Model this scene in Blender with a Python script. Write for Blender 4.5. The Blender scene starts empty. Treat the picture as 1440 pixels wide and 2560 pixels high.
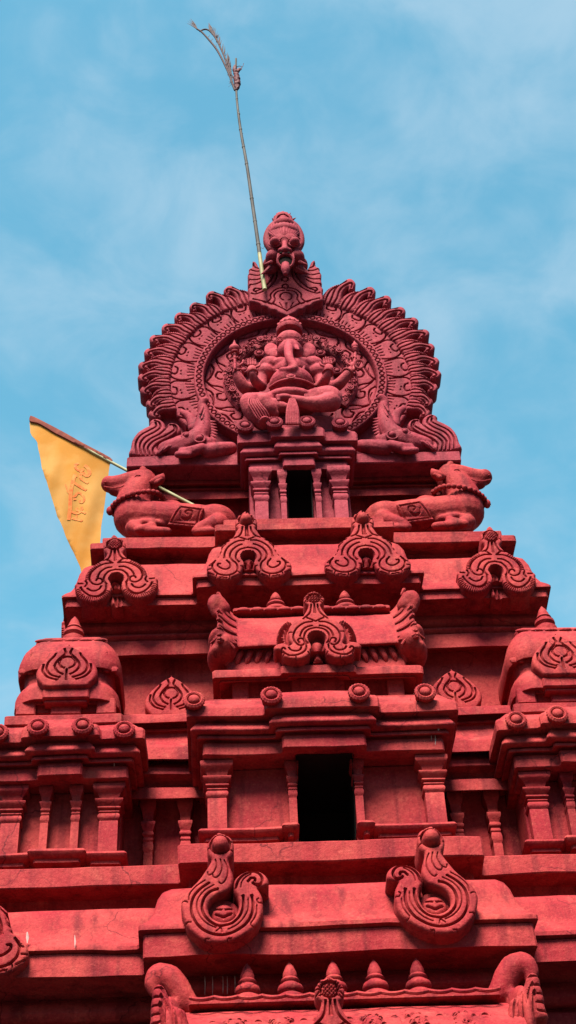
import bpy, bmesh, math, random
import numpy as np
from mathutils import Vector, Matrix, noise, geometry

random.seed(7)
S = bpy.context.scene
COL = S.collection
rad = math.radians

# ------------------------------------------------------------------ camera
FPX, ELEV, YAW, ROLL = 4000.0, rad(42), rad(3.25), rad(3.26)
CAM = Vector((-0.68, 0.0, 1.6))
FW = Vector((math.sin(YAW)*math.cos(ELEV), math.cos(YAW)*math.cos(ELEV), math.sin(ELEV)))
_r = Vector((math.cos(YAW), -math.sin(YAW), 0))
_u = _r.cross(FW)
RT = _r*math.cos(ROLL) - _u*math.sin(ROLL)
UP = _r*math.sin(ROLL) + _u*math.cos(ROLL)


def at(u, v, y):
    """the point of the vertical plane at depth y that a photo pixel shows"""
    d = FW*FPX + RT*(u-720) + UP*(1280-v)
    return CAM + d*((y-CAM.y)/d.y)


def zx(v, y, x=0.0):
    """height of the point (x, y) that shows in photo row v"""
    u = 740.0
    for _ in range(4):
        p = at(u, v, y)
        q = at(u+10, v, y)
        u += (x-p.x)/((q.x-p.x)/10)
    return at(u, v, y).z


def halfw(ul, vl, ur, vr, y):
    return (at(ur, vr, y).x - at(ul, vl, y).x)/2


cam_data = bpy.data.cameras.new('camera')
cam = bpy.data.objects.new('camera', cam_data)
COL.objects.link(cam)
M = Matrix((RT, UP, -FW)).transposed().to_4x4()
M.translation = CAM
cam.matrix_world = M
cam_data.sensor_fit = 'VERTICAL'
cam_data.sensor_height = 36.0
cam_data.lens = FPX/2560*36.0
cam_data.clip_end = 6000
S.camera = cam


# ------------------------------------------------------------------ materials
def plaster(name, c1, c2, grime, bump=0.42, rough=0.78):
    m = bpy.data.materials.new(name)
    m.use_nodes = True
    nt = m.node_tree
    N, L = nt.nodes, nt.links
    bs = N['Principled BSDF']
    geo = N.new('ShaderNodeNewGeometry')

    def tex(scale, detail, rough_=0.6, vec=None):
        n = N.new('ShaderNodeTexNoise')
        n.inputs['Scale'].default_value = scale
        n.inputs['Detail'].default_value = detail
        n.inputs['Roughness'].default_value = rough_
        L.new(vec or geo.outputs['Position'], n.inputs['Vector'])
        return n.outputs['Fac']

    def ramp(fac, a, b):
        r = N.new('ShaderNodeMapRange')
        r.inputs['From Min'].default_value = a
        r.inputs['From Max'].default_value = b
        L.new(fac, r.inputs['Value'])
        return r.outputs['Result']

    def mix(f, a, b, k=None):
        n = N.new('ShaderNodeMix')
        n.data_type = 'RGBA'
        if k is not None:
            mm = N.new('ShaderNodeMath')
            mm.operation = 'MULTIPLY'
            mm.inputs[1].default_value = k
            L.new(f, mm.inputs[0])
            f = mm.outputs[0]
        L.new(f, n.inputs['Factor'])
        for s, v in (('A', a), ('B', b)):
            sock = [i for i in n.inputs if i.name == s and i.type == 'RGBA'][0]
            if isinstance(v, tuple):
                sock.default_value = v+(1,)
            else:
                L.new(v, sock)
        return [o for o in n.outputs if o.type == 'RGBA'][0]
    mp = N.new('ShaderNodeMapping')
    mp.inputs['Scale'].default_value = (9, 9, 0.7)
    L.new(geo.outputs['Position'], mp.inputs['Vector'])
    dark = (c1[0]*0.52, c1[1]*0.40, c1[2]*0.50)
    pale = (min(c2[0]*1.30, 0.85), c2[1]*2.4, c2[2]*1.8)
    col = mix(ramp(tex(2.1, 8, 0.68), 0.38, 0.62), c1, c2)
    col = mix(ramp(tex(1.0, 5, 0.6, mp.outputs['Vector']), 0.50, 0.68), col, grime, 0.62)
    col = mix(ramp(tex(7.5, 7, 0.78), 0.55, 0.68), col, dark, 0.55)
    col = mix(ramp(tex(5.3, 8, 0.80), 0.56, 0.70), col, pale, 0.55)
    col = mix(ramp(tex(44, 4, 0.7), 0.50, 0.66), col, dark, 0.42)
    col = mix(ramp(tex(58, 4, 0.7), 0.54, 0.70), col, pale, 0.36)
    # hairline cracks, only here and there
    wn = N.new('ShaderNodeTexNoise')
    wn.inputs['Scale'].default_value = 5.0
    wn.inputs['Detail'].default_value = 4
    L.new(geo.outputs['Position'], wn.inputs['Vector'])
    wv = N.new('ShaderNodeVectorMath')
    wv.operation = 'MULTIPLY_ADD'
    wv.inputs[1].default_value = (0.22, 0.22, 0.22)
    L.new(wn.outputs['Color'], wv.inputs[0])
    L.new(geo.outputs['Position'], wv.inputs[2])
    vo = N.new('ShaderNodeTexVoronoi')
    vo.feature = 'DISTANCE_TO_EDGE'
    vo.inputs['Scale'].default_value = 2.1
    L.new(wv.outputs[0], vo.inputs['Vector'])
    ck = ramp(vo.outputs['Distance'], 0.011, 0.003)
    cm = N.new('ShaderNodeMath')
    cm.operation = 'MULTIPLY'
    L.new(ck, cm.inputs[0])
    L.new(ramp(tex(1.3, 3), 0.50, 0.60), cm.inputs[1])
    col = mix(cm.outputs[0], col, grime, 0.75)
    L.new(col, bs.inputs['Base Color'])
    bs.inputs['Roughness'].default_value = rough
    bs.inputs['Specular IOR Level'].default_value = 0.12
    b1 = N.new('ShaderNodeBump')
    b1.inputs['Strength'].default_value = bump
    b1.inputs['Distance'].default_value = 0.012
    L.new(tex(38, 6, 0.7), b1.inputs['Height'])
    b2 = N.new('ShaderNodeBump')
    b2.inputs['Strength'].default_value = bump*0.8
    b2.inputs['Distance'].default_value = 0.03
    L.new(tex(9, 4), b2.inputs['Height'])
    L.new(b1.outputs['Normal'], b2.inputs['Normal'])
    L.new(b2.outputs['Normal'], bs.inputs['Normal'])
    return m


def simple(name, c, c2=None, scale=20, rough=0.7, bump=0.2, stretch=(1, 1, 1)):
    m = bpy.data.materials.new(name)
    m.use_nodes = True
    nt = m.node_tree
    N, L = nt.nodes, nt.links
    bs = N['Principled BSDF']
    geo = N.new('ShaderNodeNewGeometry')
    mp = N.new('ShaderNodeMapping')
    mp.inputs['Scale'].default_value = stretch
    L.new(geo.outputs['Position'], mp.inputs['Vector'])
    n = N.new('ShaderNodeTexNoise')
    n.inputs['Scale'].default_value = scale
    n.inputs['Detail'].default_value = 5
    L.new(mp.outputs['Vector'], n.inputs['Vector'])
    r = N.new('ShaderNodeValToRGB')
    r.color_ramp.elements[0].position = 0.35
    r.color_ramp.elements[1].position = 0.65
    r.color_ramp.elements[0].color = c+(1,)
    r.color_ramp.elements[1].color = (c2 or c)+(1,)
    L.new(n.outputs['Fac'], r.inputs['Fac'])
    L.new(r.outputs['Color'], bs.inputs['Base Color'])
    bs.inputs['Roughness'].default_value = rough
    bs.inputs['Specular IOR Level'].default_value = 0.15
    if bump:
        b = N.new('ShaderNodeBump')
        b.inputs['Strength'].default_value = bump
        b.inputs['Distance'].default_value = 0.01
        L.new(n.outputs['Fac'], b.inputs['Height'])
        L.new(b.outputs['Normal'], bs.inputs['Normal'])
    return m


RED = plaster('red_plaster', (0.180, 0.0074, 0.0140), (0.258, 0.0265, 0.0265), (0.047, 0.0010, 0.0048))
ROSE = plaster('rose_plaster', (0.160, 0.0125, 0.0255), (0.220, 0.0255, 0.039), (0.05, 0.002, 0.0075))
PINK = plaster('pink_plaster', (0.232, 0.0225, 0.038), (0.298, 0.0435, 0.056), (0.09, 0.005, 0.013))
LIME = simple('lime_drip', (0.30, 0.21, 0.20), (0.22, 0.11, 0.11))
BAMBOO = simple('bamboo', (0.060, 0.055, 0.054), (0.030, 0.027, 0.028), 5, 0.7, 0.2, (3, 3, 1))
CANE = simple('pale_cane', (0.235, 0.225, 0.130), (0.165, 0.150, 0.075), 9, 0.6)
FROND = simple('dry_frond', (0.028, 0.013, 0.016), (0.055, 0.026, 0.030), 30)
RAG = simple('red_rag', (0.085, 0.016, 0.024), (0.05, 0.012, 0.018), 40)
INK = simple('flag_ink', (0.42, 0.075, 0.020), (0.46, 0.15, 0.040), 30, 0.9, 0)
HEM = simple('flag_hem', (0.10, 0.022, 0.018), (0.16, 0.040, 0.025), 12, 0.9)


def cloth_material():
    m = simple('saffron_cloth', (0.48, 0.240, 0.070), (0.41, 0.165, 0.026), 3.5, 0.9, 0.3)
    nt = m.node_tree
    bs = nt.nodes['Principled BSDF']
    out = nt.nodes['Material Output']
    tr = nt.nodes.new('ShaderNodeBsdfTranslucent')
    tr.inputs['Color'].default_value = (0.62, 0.31, 0.07, 1)
    mx = nt.nodes.new('ShaderNodeMixShader')
    mx.inputs[0].default_value = 0.4
    nt.links.new(bs.outputs[0], mx.inputs[1])
    nt.links.new(tr.outputs[0], mx.inputs[2])
    nt.links.new(mx.outputs[0], out.inputs['Surface'])
    return m


SAFFRON = cloth_material()
SHADE = simple('painted_shade', (0.004, 0.002, 0.002), (0.007, 0.003, 0.003), 6, 0.95)  # near black, paints in the shade of doorways and mask hollows
PAVING = simple('paving', (0.025, 0.024, 0.022), (0.04, 0.036, 0.032), 3)


# ------------------------------------------------------------------ mesh tools
class MB:
    def __init__(self):
        self.v, self.f, self.m = [], [], []

    def add(self, vs, fs, mat=0):
        o = len(self.v)
        self.v += [Vector(p) for p in vs]
        self.f += [tuple(i+o for i in q) for q in fs]
        self.m += [mat]*len(fs)
        return self

    def join(self, o, mtx=None, mat=0):
        vs = [mtx @ p for p in o.v] if mtx else o.v
        return self.add(vs, o.f, mat)

    def mirrored(self):
        o = MB()
        o.add([(-p.x, p.y, p.z) for p in self.v], [tuple(reversed(q)) for q in self.f])
        return o

    # --- ring lofts
    def loft(self, rings, close=True, cap0=True, cap1=True, mat=0):
        n = len(rings[0])
        vs = [p for r in rings for p in r]
        fs = []
        for i in range(len(rings)-1):
            for j in range(n if close else n-1):
                k = (j+1) % n
                fs.append((i*n+j, i*n+k, (i+1)*n+k, (i+1)*n+j))
        if cap0:
            fs.append(tuple(reversed(range(n))))
        if cap1:
            fs.append(tuple((len(rings)-1)*n+j for j in range(n)))
        return self.add(vs, fs, mat)

    def sweep(self, plan, prof, seg=0.14, cham=0.014, rnd=0.008, cap=True, cap0=True):
        """plan: counter-clockwise outline (x, y); prof: (outward offset, z) from bottom to top"""
        P = [Vector(p) for p in plan]
        n = len(P)
        C = []                                  # corner points, each with its mitre, cut back a little along both edges
        for i, p in enumerate(P):
            a, b = P[i-1], P[(i+1) % n]
            e1, e2 = (p-a).normalized(), (b-p).normalized()
            n1, n2 = Vector((e1.y, -e1.x)), Vector((e2.y, -e2.x))
            m = (n1+n2)/(1+n1.dot(n2))
            if cham and e1.dot(e2) < 0.9:
                C.append((p-e1*min(cham, (p-a).length*0.3), m))
                C.append((p+e2*min(cham, (p-b).length*0.3), m))
            else:
                C.append((p, m))
        Q, mit = [], []
        for i, (a, m1) in enumerate(C):
            b, m2 = C[(i+1) % len(C)]
            k = max(1, int((b-a).length/seg))
            for t in range(k):
                Q.append(a.lerp(b, t/k))
                mit.append(m1.lerp(m2, t/k))
        pr = [Vector(p) for p in prof]
        if rnd:
            pr = chamfer(pr, rnd, False)
        rings = [[(q.x+m.x*o, q.y+m.y*o, z) for q, m in zip(Q, mit)] for o, z in pr]
        return self.loft(rings, True, cap0, cap)

    def box(self, x0, x1, y0, y1, z0, z1, r=0.01, seg=0.14):
        return self.sweep([(x0, y0), (x1, y0), (x1, y1), (x0, y1)],
                          [(-r, z0), (0, z0+r), (0, z1-r), (-r, z1)], seg, r, 0)

    def prism_x(self, prof, x0, x1, seg=0.12, rnd=0.006):
        """closed (y, z) outline carried along x"""
        pr = chamfer([Vector(p) for p in prof], rnd, True) if rnd else [Vector(p) for p in prof]
        k = max(1, int((x1-x0)/seg))
        rings = [[(x0+(x1-x0)*t/k, p.x, p.y) for p in pr] for t in range(k+1)]
        return self.loft(rings)

    def lathe(self, prof, c=(0, 0, 0), n=20, mtx=None, lobes=0, amp=0.0):
        rings = []
        for r, z in prof:
            ring = []
            for j in range(n):
                a = 2*math.pi*j/n
                rr = r*(1+amp*math.cos(lobes*a)) if lobes else r
                p = Vector((rr*math.cos(a), rr*math.sin(a), z))
                ring.append((mtx @ p if mtx else p)+Vector(c))
            rings.append(ring)
        return self.loft(rings)

    def tube(self, pts, radii, n=10, flat=None, mat=0):
        P = [Vector(p) for p in pts]
        if not hasattr(radii, '__len__'):
            radii = [radii]*len(P)
        rings = []
        prev = None
        for i, p in enumerate(P):
            t = (P[min(i+1, len(P)-1)]-P[max(i-1, 0)]).normalized()
            ref = prev or (Vector((0, 1, 0)) if abs(t.y) < 0.9 else Vector((0, 0, 1)))
            a = (ref-t*ref.dot(t)).normalized()
            prev = a
            b = t.cross(a)
            k = flat or 1.0
            rings.append([p+(a*math.cos(2*math.pi*j/n)*k+b*math.sin(2*math.pi*j/n))*radii[i] for j in range(n)])
        return self.loft(rings, mat=mat)

    def ball(self, c, r, n=14, mtx=None):
        """ellipsoid; r a number or three radii"""
        r = (r, r, r) if not hasattr(r, '__len__') else r
        rings = []
        h = n//2
        for i in range(h+1):
            th = math.pi*(i/h)
            th = min(max(th, 0.03), math.pi-0.03)
            ring = []
            for j in range(n):
                a = 2*math.pi*j/n
                p = Vector((r[0]*math.sin(th)*math.cos(a), r[1]*math.sin(th)*math.sin(a), -r[2]*math.cos(th)))
                ring.append((mtx @ p if mtx else p)+Vector(c))
            rings.append(ring)
        return self.loft(rings)

    def cone(self, a, b, r, n=8, r2=0.001):
        return self.tube([a, b], [r, r2], n)

    def chain(self, pts, radii, n=10):
        """tapered limb with round ends"""
        P = [Vector(p) for p in pts]
        P, radii = smooth_line(P, radii, 4)
        self.tube(P, radii, n)
        self.ball(P[0], radii[0], n)
        self.ball(P[-1], radii[-1], n)
        return self

    def torus(self, c, R, r, mtx=None, n=20, k=8):
        rings = []
        for i in range(n+1):
            a = 2*math.pi*i/n
            ring = []
            for j in range(k):
                b = 2*math.pi*j/k
                p = Vector(((R+r*math.cos(b))*math.cos(a), -r*math.sin(b), (R+r*math.cos(b))*math.sin(a)))
                ring.append((mtx @ p if mtx else p)+Vector(c))
            rings.append(ring)
        return self.loft(rings, cap0=False, cap1=False)

    def wobble(self, k=1.0):
        for i, p in enumerate(self.v):
            d = noise.noise_vector(p*2.3)*0.013+noise.noise_vector(p*9.0)*0.0050
            self.v[i] = p+d*k
        return self


def chamfer(P, r, closed):
    out = []
    n = len(P)
    for i, p in enumerate(P):
        if not closed and i in (0, n-1):
            out.append(p)
            continue
        a, b = P[i-1], P[(i+1) % n]
        la, lb = (a-p).length, (b-p).length
        if la < 1e-6 or lb < 1e-6:
            continue
        d = ((a-p)/la).dot((b-p)/lb)
        if d < -0.97:
            out.append(p)
            continue
        out.append(p+(a-p)/la*min(r, la*0.4))
        out.append(p+(b-p)/lb*min(r, lb*0.4))
    return out


def smooth_line(P, R, k):
    """Catmull-Rom through the points, radii carried along"""
    if len(P) < 3:
        return P, list(R)
    out, rr = [], []
    for i in range(len(P)-1):
        p0, p1, p2, p3 = P[max(i-1, 0)], P[i], P[i+1], P[min(i+2, len(P)-1)]
        for t in range(k):
            s = t/k
            out.append(0.5*((2*p1)+(p2-p0)*s+(2*p0-5*p1+4*p2-p3)*s*s+(3*p1-p0-3*p2+p3)*s**3))
            rr.append(R[i]+(R[i+1]-R[i])*s)
    return out+[P[-1]], rr+[R[-1]]


WL = {}


def set_mesh(name, mb, mats, sharp=38):
    me = bpy.data.meshes.new(name)
    me.from_pydata([tuple(p) for p in mb.v], [], mb.f)
    for m in mats:
        me.materials.append(m)
    me.polygons.foreach_set('material_index', mb.m)
    me.validate()
    me.shade_smooth()
    if sharp:
        me.set_sharp_from_angle(angle=rad(sharp))
    return me


def place(name, me, parent=None, loc=(0, 0, 0), rot=None):
    """link a mesh at a world position under its parent"""
    o = bpy.data.objects.new(name, me)
    COL.objects.link(o)
    w = Vector(loc)
    WL[o.name] = w
    if parent is not None:
        o.parent = parent
        o.location = w-WL[parent.name]
    else:
        o.location = w
    if rot:
        o.rotation_euler = rot
    return o


def obj(name, mb, mat, parent=None, loc=None, rot=None, sharp=38, wob=0.0):
    """mb in world coordinates when loc is None, else around loc"""
    mats = mat if isinstance(mat, (list, tuple)) else [mat]
    if wob:
        mb.wobble(wob)
    if loc is None:
        base = WL[parent.name] if parent is not None else Vector((0, 0, 0))
        mb.v = [p-base for p in mb.v]
        return place(name, set_mesh(name, mb, mats, sharp), parent, base, rot)
    return place(name, set_mesh(name, mb, mats, sharp), parent, loc, rot)


def tag(o, label=None, cat=None, group=None, kind=None):
    for k, v in (('label', label), ('category', cat), ('group', group), ('kind', kind)):
        if v:
            o[k] = v
    return o


def thing(name, loc, label, cat, group=None):
    o = bpy.data.objects.new(name, None)
    COL.objects.link(o)
    o.location = loc
    o.empty_display_size = 0.2
    WL[o.name] = Vector(loc)
    return tag(o, label, cat, group)


def blend(mb, voxel=0.012, smooth=6, fac=0.5):
    """melt overlapping shapes into one continuous surface"""
    me = set_mesh('melt', mb, [], 0)
    o = bpy.data.objects.new('melt', me)
    COL.objects.link(o)
    md = o.modifiers.new('r', 'REMESH')
    md.mode = 'VOXEL'
    md.voxel_size = voxel
    if smooth:
        sm = o.modifiers.new('s', 'SMOOTH')
        sm.factor = fac
        sm.iterations = smooth
    dg = bpy.context.evaluated_depsgraph_get()
    ev = o.evaluated_get(dg)
    m2 = ev.to_mesh()
    out = MB()
    out.add([v.co.copy() for v in m2.vertices], [tuple(p.vertices) for p in m2.polygons])
    ev.to_mesh_clear()
    bpy.data.objects.remove(o)
    bpy.data.meshes.remove(me)
    return out


# ------------------------------------------------------------------ carved relief
def spline(pts, k=5, closed=False):
    P = [Vector((p[0], p[1])) for p in pts]
    if len(P) < 3:
        return P
    out = []
    n = len(P)
    rng = range(n if closed else n-1)
    for i in rng:
        if closed:
            p0, p1, p2, p3 = P[i-1], P[i], P[(i+1) % n], P[(i+2) % n]
        else:
            p0, p1, p2, p3 = P[max(i-1, 0)], P[i], P[i+1], P[min(i+2, n-1)]
        for t in range(k):
            s = t/k
            out.append(0.5*((2*p1)+(p2-p0)*s+(2*p0-5*p1+4*p2-p3)*s*s+(3*p1-p0-3*p2+p3)*s**3))
    if not closed:
        out.append(P[-1])
    return out


def seg_dist(P, lines):
    """distance of every point to the nearest of the polylines"""
    A, B = [], []
    for l in lines:
        for a, b in zip(l[:-1], l[1:]):
            A.append((a[0], a[1]))
            B.append((b[0], b[1]))
    if not A:
        return np.full(len(P), 9.0)
    A, B = np.array(A), np.array(B)
    D = B-A
    L2 = np.maximum((D**2).sum(1), 1e-12)
    out = np.full(len(P), 9.0)
    for s in range(0, len(P), 4000):
        Q = P[s:s+4000]
        W = Q[:, None, :]-A[None]
        t = np.clip((W*D[None]).sum(2)/L2[None], 0, 1)
        E_ = W-D[None]*t[..., None]
        out[s:s+4000] = np.sqrt((E_**2).sum(2).min(1))
    return out


def inside(P, poly):
    poly = np.array([(p[0], p[1]) for p in poly])
    x, y = P[:, 0], P[:, 1]
    c = np.zeros(len(P), bool)
    j = len(poly)-1
    for i in range(len(poly)):
        xi, yi = poly[i]
        xj, yj = poly[j]
        if yi != yj:
            m = ((yi > y) != (yj > y)) & (x < (xj-xi)*(y-yi)/(yj-yi)+xi)
            c ^= m
        j = i
    return c


def relief(outline, grooves=(), fine=(), bosses=(), pits=(), step=0.010, thick=0.12,
           depth=0.030, width=0.011, edge=0.022, extra=None, fdepth=0.018, fwidth=0.006, dome=0.0):
    """a carved slab: outline and grooves in local metres (x right, y up); front faces -y"""
    O = np.array([(p[0], p[1]) for p in outline])
    res = []
    for a, b in zip(O, np.roll(O, -1, 0)):
        k = max(1, int(np.hypot(*(b-a))/step+0.5))
        for t in range(k):
            q = a+(b-a)*t/k
            if not res or np.hypot(*(q-res[-1])) > step*0.25:
                res.append(q)
    O = np.array(res)
    lo, hi = O.min(0), O.max(0)
    g = []
    rows = int((hi[1]-lo[1])/(step*0.866))+1
    for r in range(rows):
        xs = np.arange(lo[0]+(r % 2)*step/2, hi[0], step)
        g.append(np.stack([xs, np.full(len(xs), lo[1]+r*step*0.866)], 1))
    g = np.concatenate(g)
    loop = [list(map(tuple, np.concatenate([O, O[:1]])))]
    g = g[inside(g, O)]
    g = g[seg_dist(g, loop) > step*0.55]
    adds = []
    for ls, w in ((grooves, width), (fine, fwidth)):
        if not len(ls):
            continue
        g = g[seg_dist(g, ls) > w*1.75]
        for l in ls:
            for p, q in zip(l[:-1], l[1:]):
                p, q = np.array((p[0], p[1])), np.array((q[0], q[1]))
                ln = np.hypot(*(q-p))
                if ln < 1e-6:
                    continue
                nr = np.array((-(q-p)[1], (q-p)[0]))/ln
                k = max(1, int(ln/(step*0.9)+0.5))
                for t in range(k):
                    c = p+(q-p)*t/k
                    adds += [c, c+nr*w*1.45, c-nr*w*1.45, c+nr*w*0.75, c-nr*w*0.75]
    if adds:
        A_ = np.array(adds)
        A_ = A_[inside(A_, O)]
        A_ = A_[seg_dist(A_, loop) > step*0.4]
        seen, keep = {}, []
        mnd = min(width, fwidth)*0.55
        for i, c in enumerate(A_):
            ky = (int(c[0]//mnd), int(c[1]//mnd))
            bad = False
            for dx in (-1, 0, 1):
                for dy in (-1, 0, 1):
                    o_ = seen.get((ky[0]+dx, ky[1]+dy))
                    if o_ is not None and np.hypot(*(A_[o_]-c)) < mnd:
                        bad = True
            if not bad:
                seen[ky] = i
                keep.append(i)
        g = np.concatenate([g, A_[keep]])
    pts = [Vector((float(x), float(y))) for x, y in np.concatenate([O, g])]
    n = len(O)
    r = geometry.delaunay_2d_cdt(pts, [(i, (i+1) % n) for i in range(n)], [], 1, 1e-6)
    V = np.array([(p[0], p[1]) for p in r[0]])
    F = [tuple(q) for q in r[2]]
    d = seg_dist(V, loop)
    h = -edge*np.clip(1-d/edge, 0, 1)**2
    if dome:
        h += dome*np.clip(d/(4*edge), 0, 1)**0.5
    if len(grooves):
        h -= depth*np.exp(-(seg_dist(V, grooves)/width)**3)
    if len(fine):
        h -= fdepth*np.exp(-(seg_dist(V, fine)/fwidth)**2)
    for poly, dp in pits:
        m = inside(V, poly)
        dd = seg_dist(V, [list(poly)+[poly[0]]])
        h -= np.where(m, dp*np.clip(dd/0.018, 0, 1), 0)
    for cx, cy, rr, hh in bosses:
        q = ((V[:, 0]-cx)**2+(V[:, 1]-cy)**2)/rr**2
        h += hh*np.sqrt(np.clip(1-q, 0, 1))
    if extra is not None:
        h += extra(V)
    mb = MB()
    vs = [(V[i, 0], -h[i], V[i, 1]) for i in range(len(V))]
    cnt = {}
    for q in F:
        for i in range(len(q)):
            e = (q[i], q[(i+1) % len(q)])
            cnt[e] = cnt.get(e, 0)+1
    bd = [e for e in cnt if (e[1], e[0]) not in cnt]
    bi = {}
    for e in bd:
        for i in e:
            if i not in bi:
                bi[i] = len(vs)
                vs.append((V[i, 0], thick, V[i, 1]))
    # front must face -y: counter-clockwise seen from -y is x right, z up
    area = 0
    for q in F[:50]:
        a, b, c = V[q[0]], V[q[1]], V[q[2]]
        area += (b[0]-a[0])*(c[1]-a[1])-(b[1]-a[1])*(c[0]-a[0])
    fs = list(F) if area > 0 else [tuple(reversed(q)) for q in F]
    for a, b in bd:
        q = (a, bi[a], bi[b], b)
        fs.append(q if area > 0 else tuple(reversed(q)))
    mb.add(vs, fs)
    return mb


class Trace:
    """turns points read off an enlarged crop of the photo into metres on a vertical plane"""

    def __init__(self, ox, oy, sc, y, anchor=None):
        self.o, self.s, self.y = (ox, oy), sc, y
        self.a = Vector((0, 0, 0))
        if anchor:
            self.a = self.p3(*anchor)

    def p3(self, cx, cy, dy=0.0):
        return at(self.o[0]+cx/self.s, self.o[1]+cy/self.s, self.y+dy)

    lean = 0.0

    def __call__(self, pts):
        out = []
        for p in pts:
            q = self.p3(*p)-self.a
            out.append(Vector((q.x-self.lean*q.z, q.z)))
        return out

    def upright(self, head):
        """take the tilt of this copy out: the head point comes to stand over the anchor"""
        self.lean = 0.0
        h = self.one(head)
        self.lean = h.x/h.y
        return self

    def one(self, p):
        return self([p])[0]

    def k(self):
        return (self.p3(1, 0)-self.p3(0, 0)).length


def mir(l):
    return [Vector((-p.x, p.y)) for p in l]


def hatch(line, ln, gap, side=1):
    """short strokes square to a line, on its left (+) or right (-)"""
    out = []
    acc = 0
    for a, b in zip(line[:-1], line[1:]):
        d = b-a
        L_ = d.length
        if L_ < 1e-6:
            continue
        t = d/L_
        nrm = Vector((-t.y, t.x))*side
        while acc < L_:
            p = a+t*acc
            out.append([p, p+nrm*ln])
            acc += gap
        acc -= L_
    return out


def circ(c, r, a0=0, a1=360, n=18):
    return [Vector((c[0]+r*math.cos(rad(a0+(a1-a0)*i/n)), c[1]+r*math.sin(rad(a0+(a1-a0)*i/n)))) for i in range(n+1)]


def sym(T, half):
    """closed outline from its right half, traced from the top centre to the bottom centre"""
    h = spline(T(half), 3)
    return h+[Vector((-p.x, p.y)) for p in reversed(h) if abs(p.x) > 0.004]


def both(lines):
    return list(lines)+[mir(l) for l in lines]



# ================================================================== ornaments (built once, copied)
def stroke_set(T, lines, k=5):
    return [spline(T(l), k) for l in lines]


# --- kudu arch of the upper cornice: two volutes under a lotus head
TA = Trace(490, 1260, 6.0, 9.57, (712, 900)).upright((674, 235))
KA_OUT = sym(TA, [(672, 88), (712, 112), (728, 135), (770, 140), (792, 180), (828, 215), (840, 265), (834, 310), (812, 352), (832, 378),
                  (872, 445), (915, 490), (965, 500), (952, 528), (1010, 550), (1088, 603), (1070, 622), (1118, 680), (1106, 708), (1155, 742),
                  (1148, 765), (1195, 785), (1245, 812), (1305, 855), (1337, 910), (1338, 965), (1310, 1005), (1265, 1045), (1195, 1082),
                  (1110, 1106), (1020, 1106), (930, 1080), (868, 1035), (828, 985), (806, 935), (796, 940), (780, 945), (712, 950)])
_g = stroke_set(TA, [[(750, 540), (830, 545), (920, 580), (1000, 640), (1045, 710), (1060, 780)],
                     [(790, 600), (850, 620), (920, 665), (965, 720), (975, 780), (945, 835), (905, 870), (885, 920), (895, 980), (940, 1020), (1010, 1045), (1100, 1045), (1180, 1020), (1235, 970), (1255, 910), (1240, 860), (1200, 820)],
                     [(712, 652), (800, 668), (858, 705), (890, 760), (890, 810), (860, 855)],
                     [(1030, 830), (990, 880), (995, 925), (1035, 955), (1090, 955), (1140, 930), (1170, 900), (1165, 870), (1135, 872)],
                     [(740, 340), (760, 410), (810, 470), (875, 492)], [(712, 525), (795, 490)], [(690, 330), (703, 470)]])
_hc = TA.one((672, 232))
_hc.x = 0
_f = stroke_set(TA, [[(1285, 945), (1335, 945)], [(1205, 1030), (1215, 1070)], [(1015, 1070), (1020, 1108)], [(872, 1008), (842, 1035)], [(790, 930), (835, 920)],
                     [(1215, 845), (1290, 890)], [(1060, 610), (1010, 575)], [(1100, 690), (1075, 645)], [(1150, 1070), (1060, 1085)], [(985, 1080), (900, 1045)], [(1320, 985), (1240, 1030)]])
_pit = spline(TA([(712, 690), (780, 705), (820, 755), (820, 815), (790, 870), (790, 950)]), 4)
_pitA = _pit+[Vector((-p.x, p.y)) for p in reversed(_pit)]
KUDU_A = relief(KA_OUT, both(_g)+[circ(_hc, 0.056)], both(_f)+hatch(circ(_hc, 0.062, -40, 220), 0.035, 0.045, -1),
                bosses=[(_hc.x, _hc.y, 0.046, 0.05)], pits=[(_pitA, 0.11)], step=0.0075, thick=0.20, dome=0.004, depth=0.030, width=0.0062, fwidth=0.0042, edge=0.014)
_st = sym(TA, [(712, 722), (745, 740), (790, 775), (780, 810), (745, 800), (745, 850), (755, 930), (762, 985), (712, 988)])
STEM_A = relief(_st, both(stroke_set(TA, [[(728, 860), (735, 950), (745, 980)]])), step=0.012, thick=0.14, edge=0.02)
KUDU_A.join(STEM_A, Matrix.Translation((0, 0.055, 0)))

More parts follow.
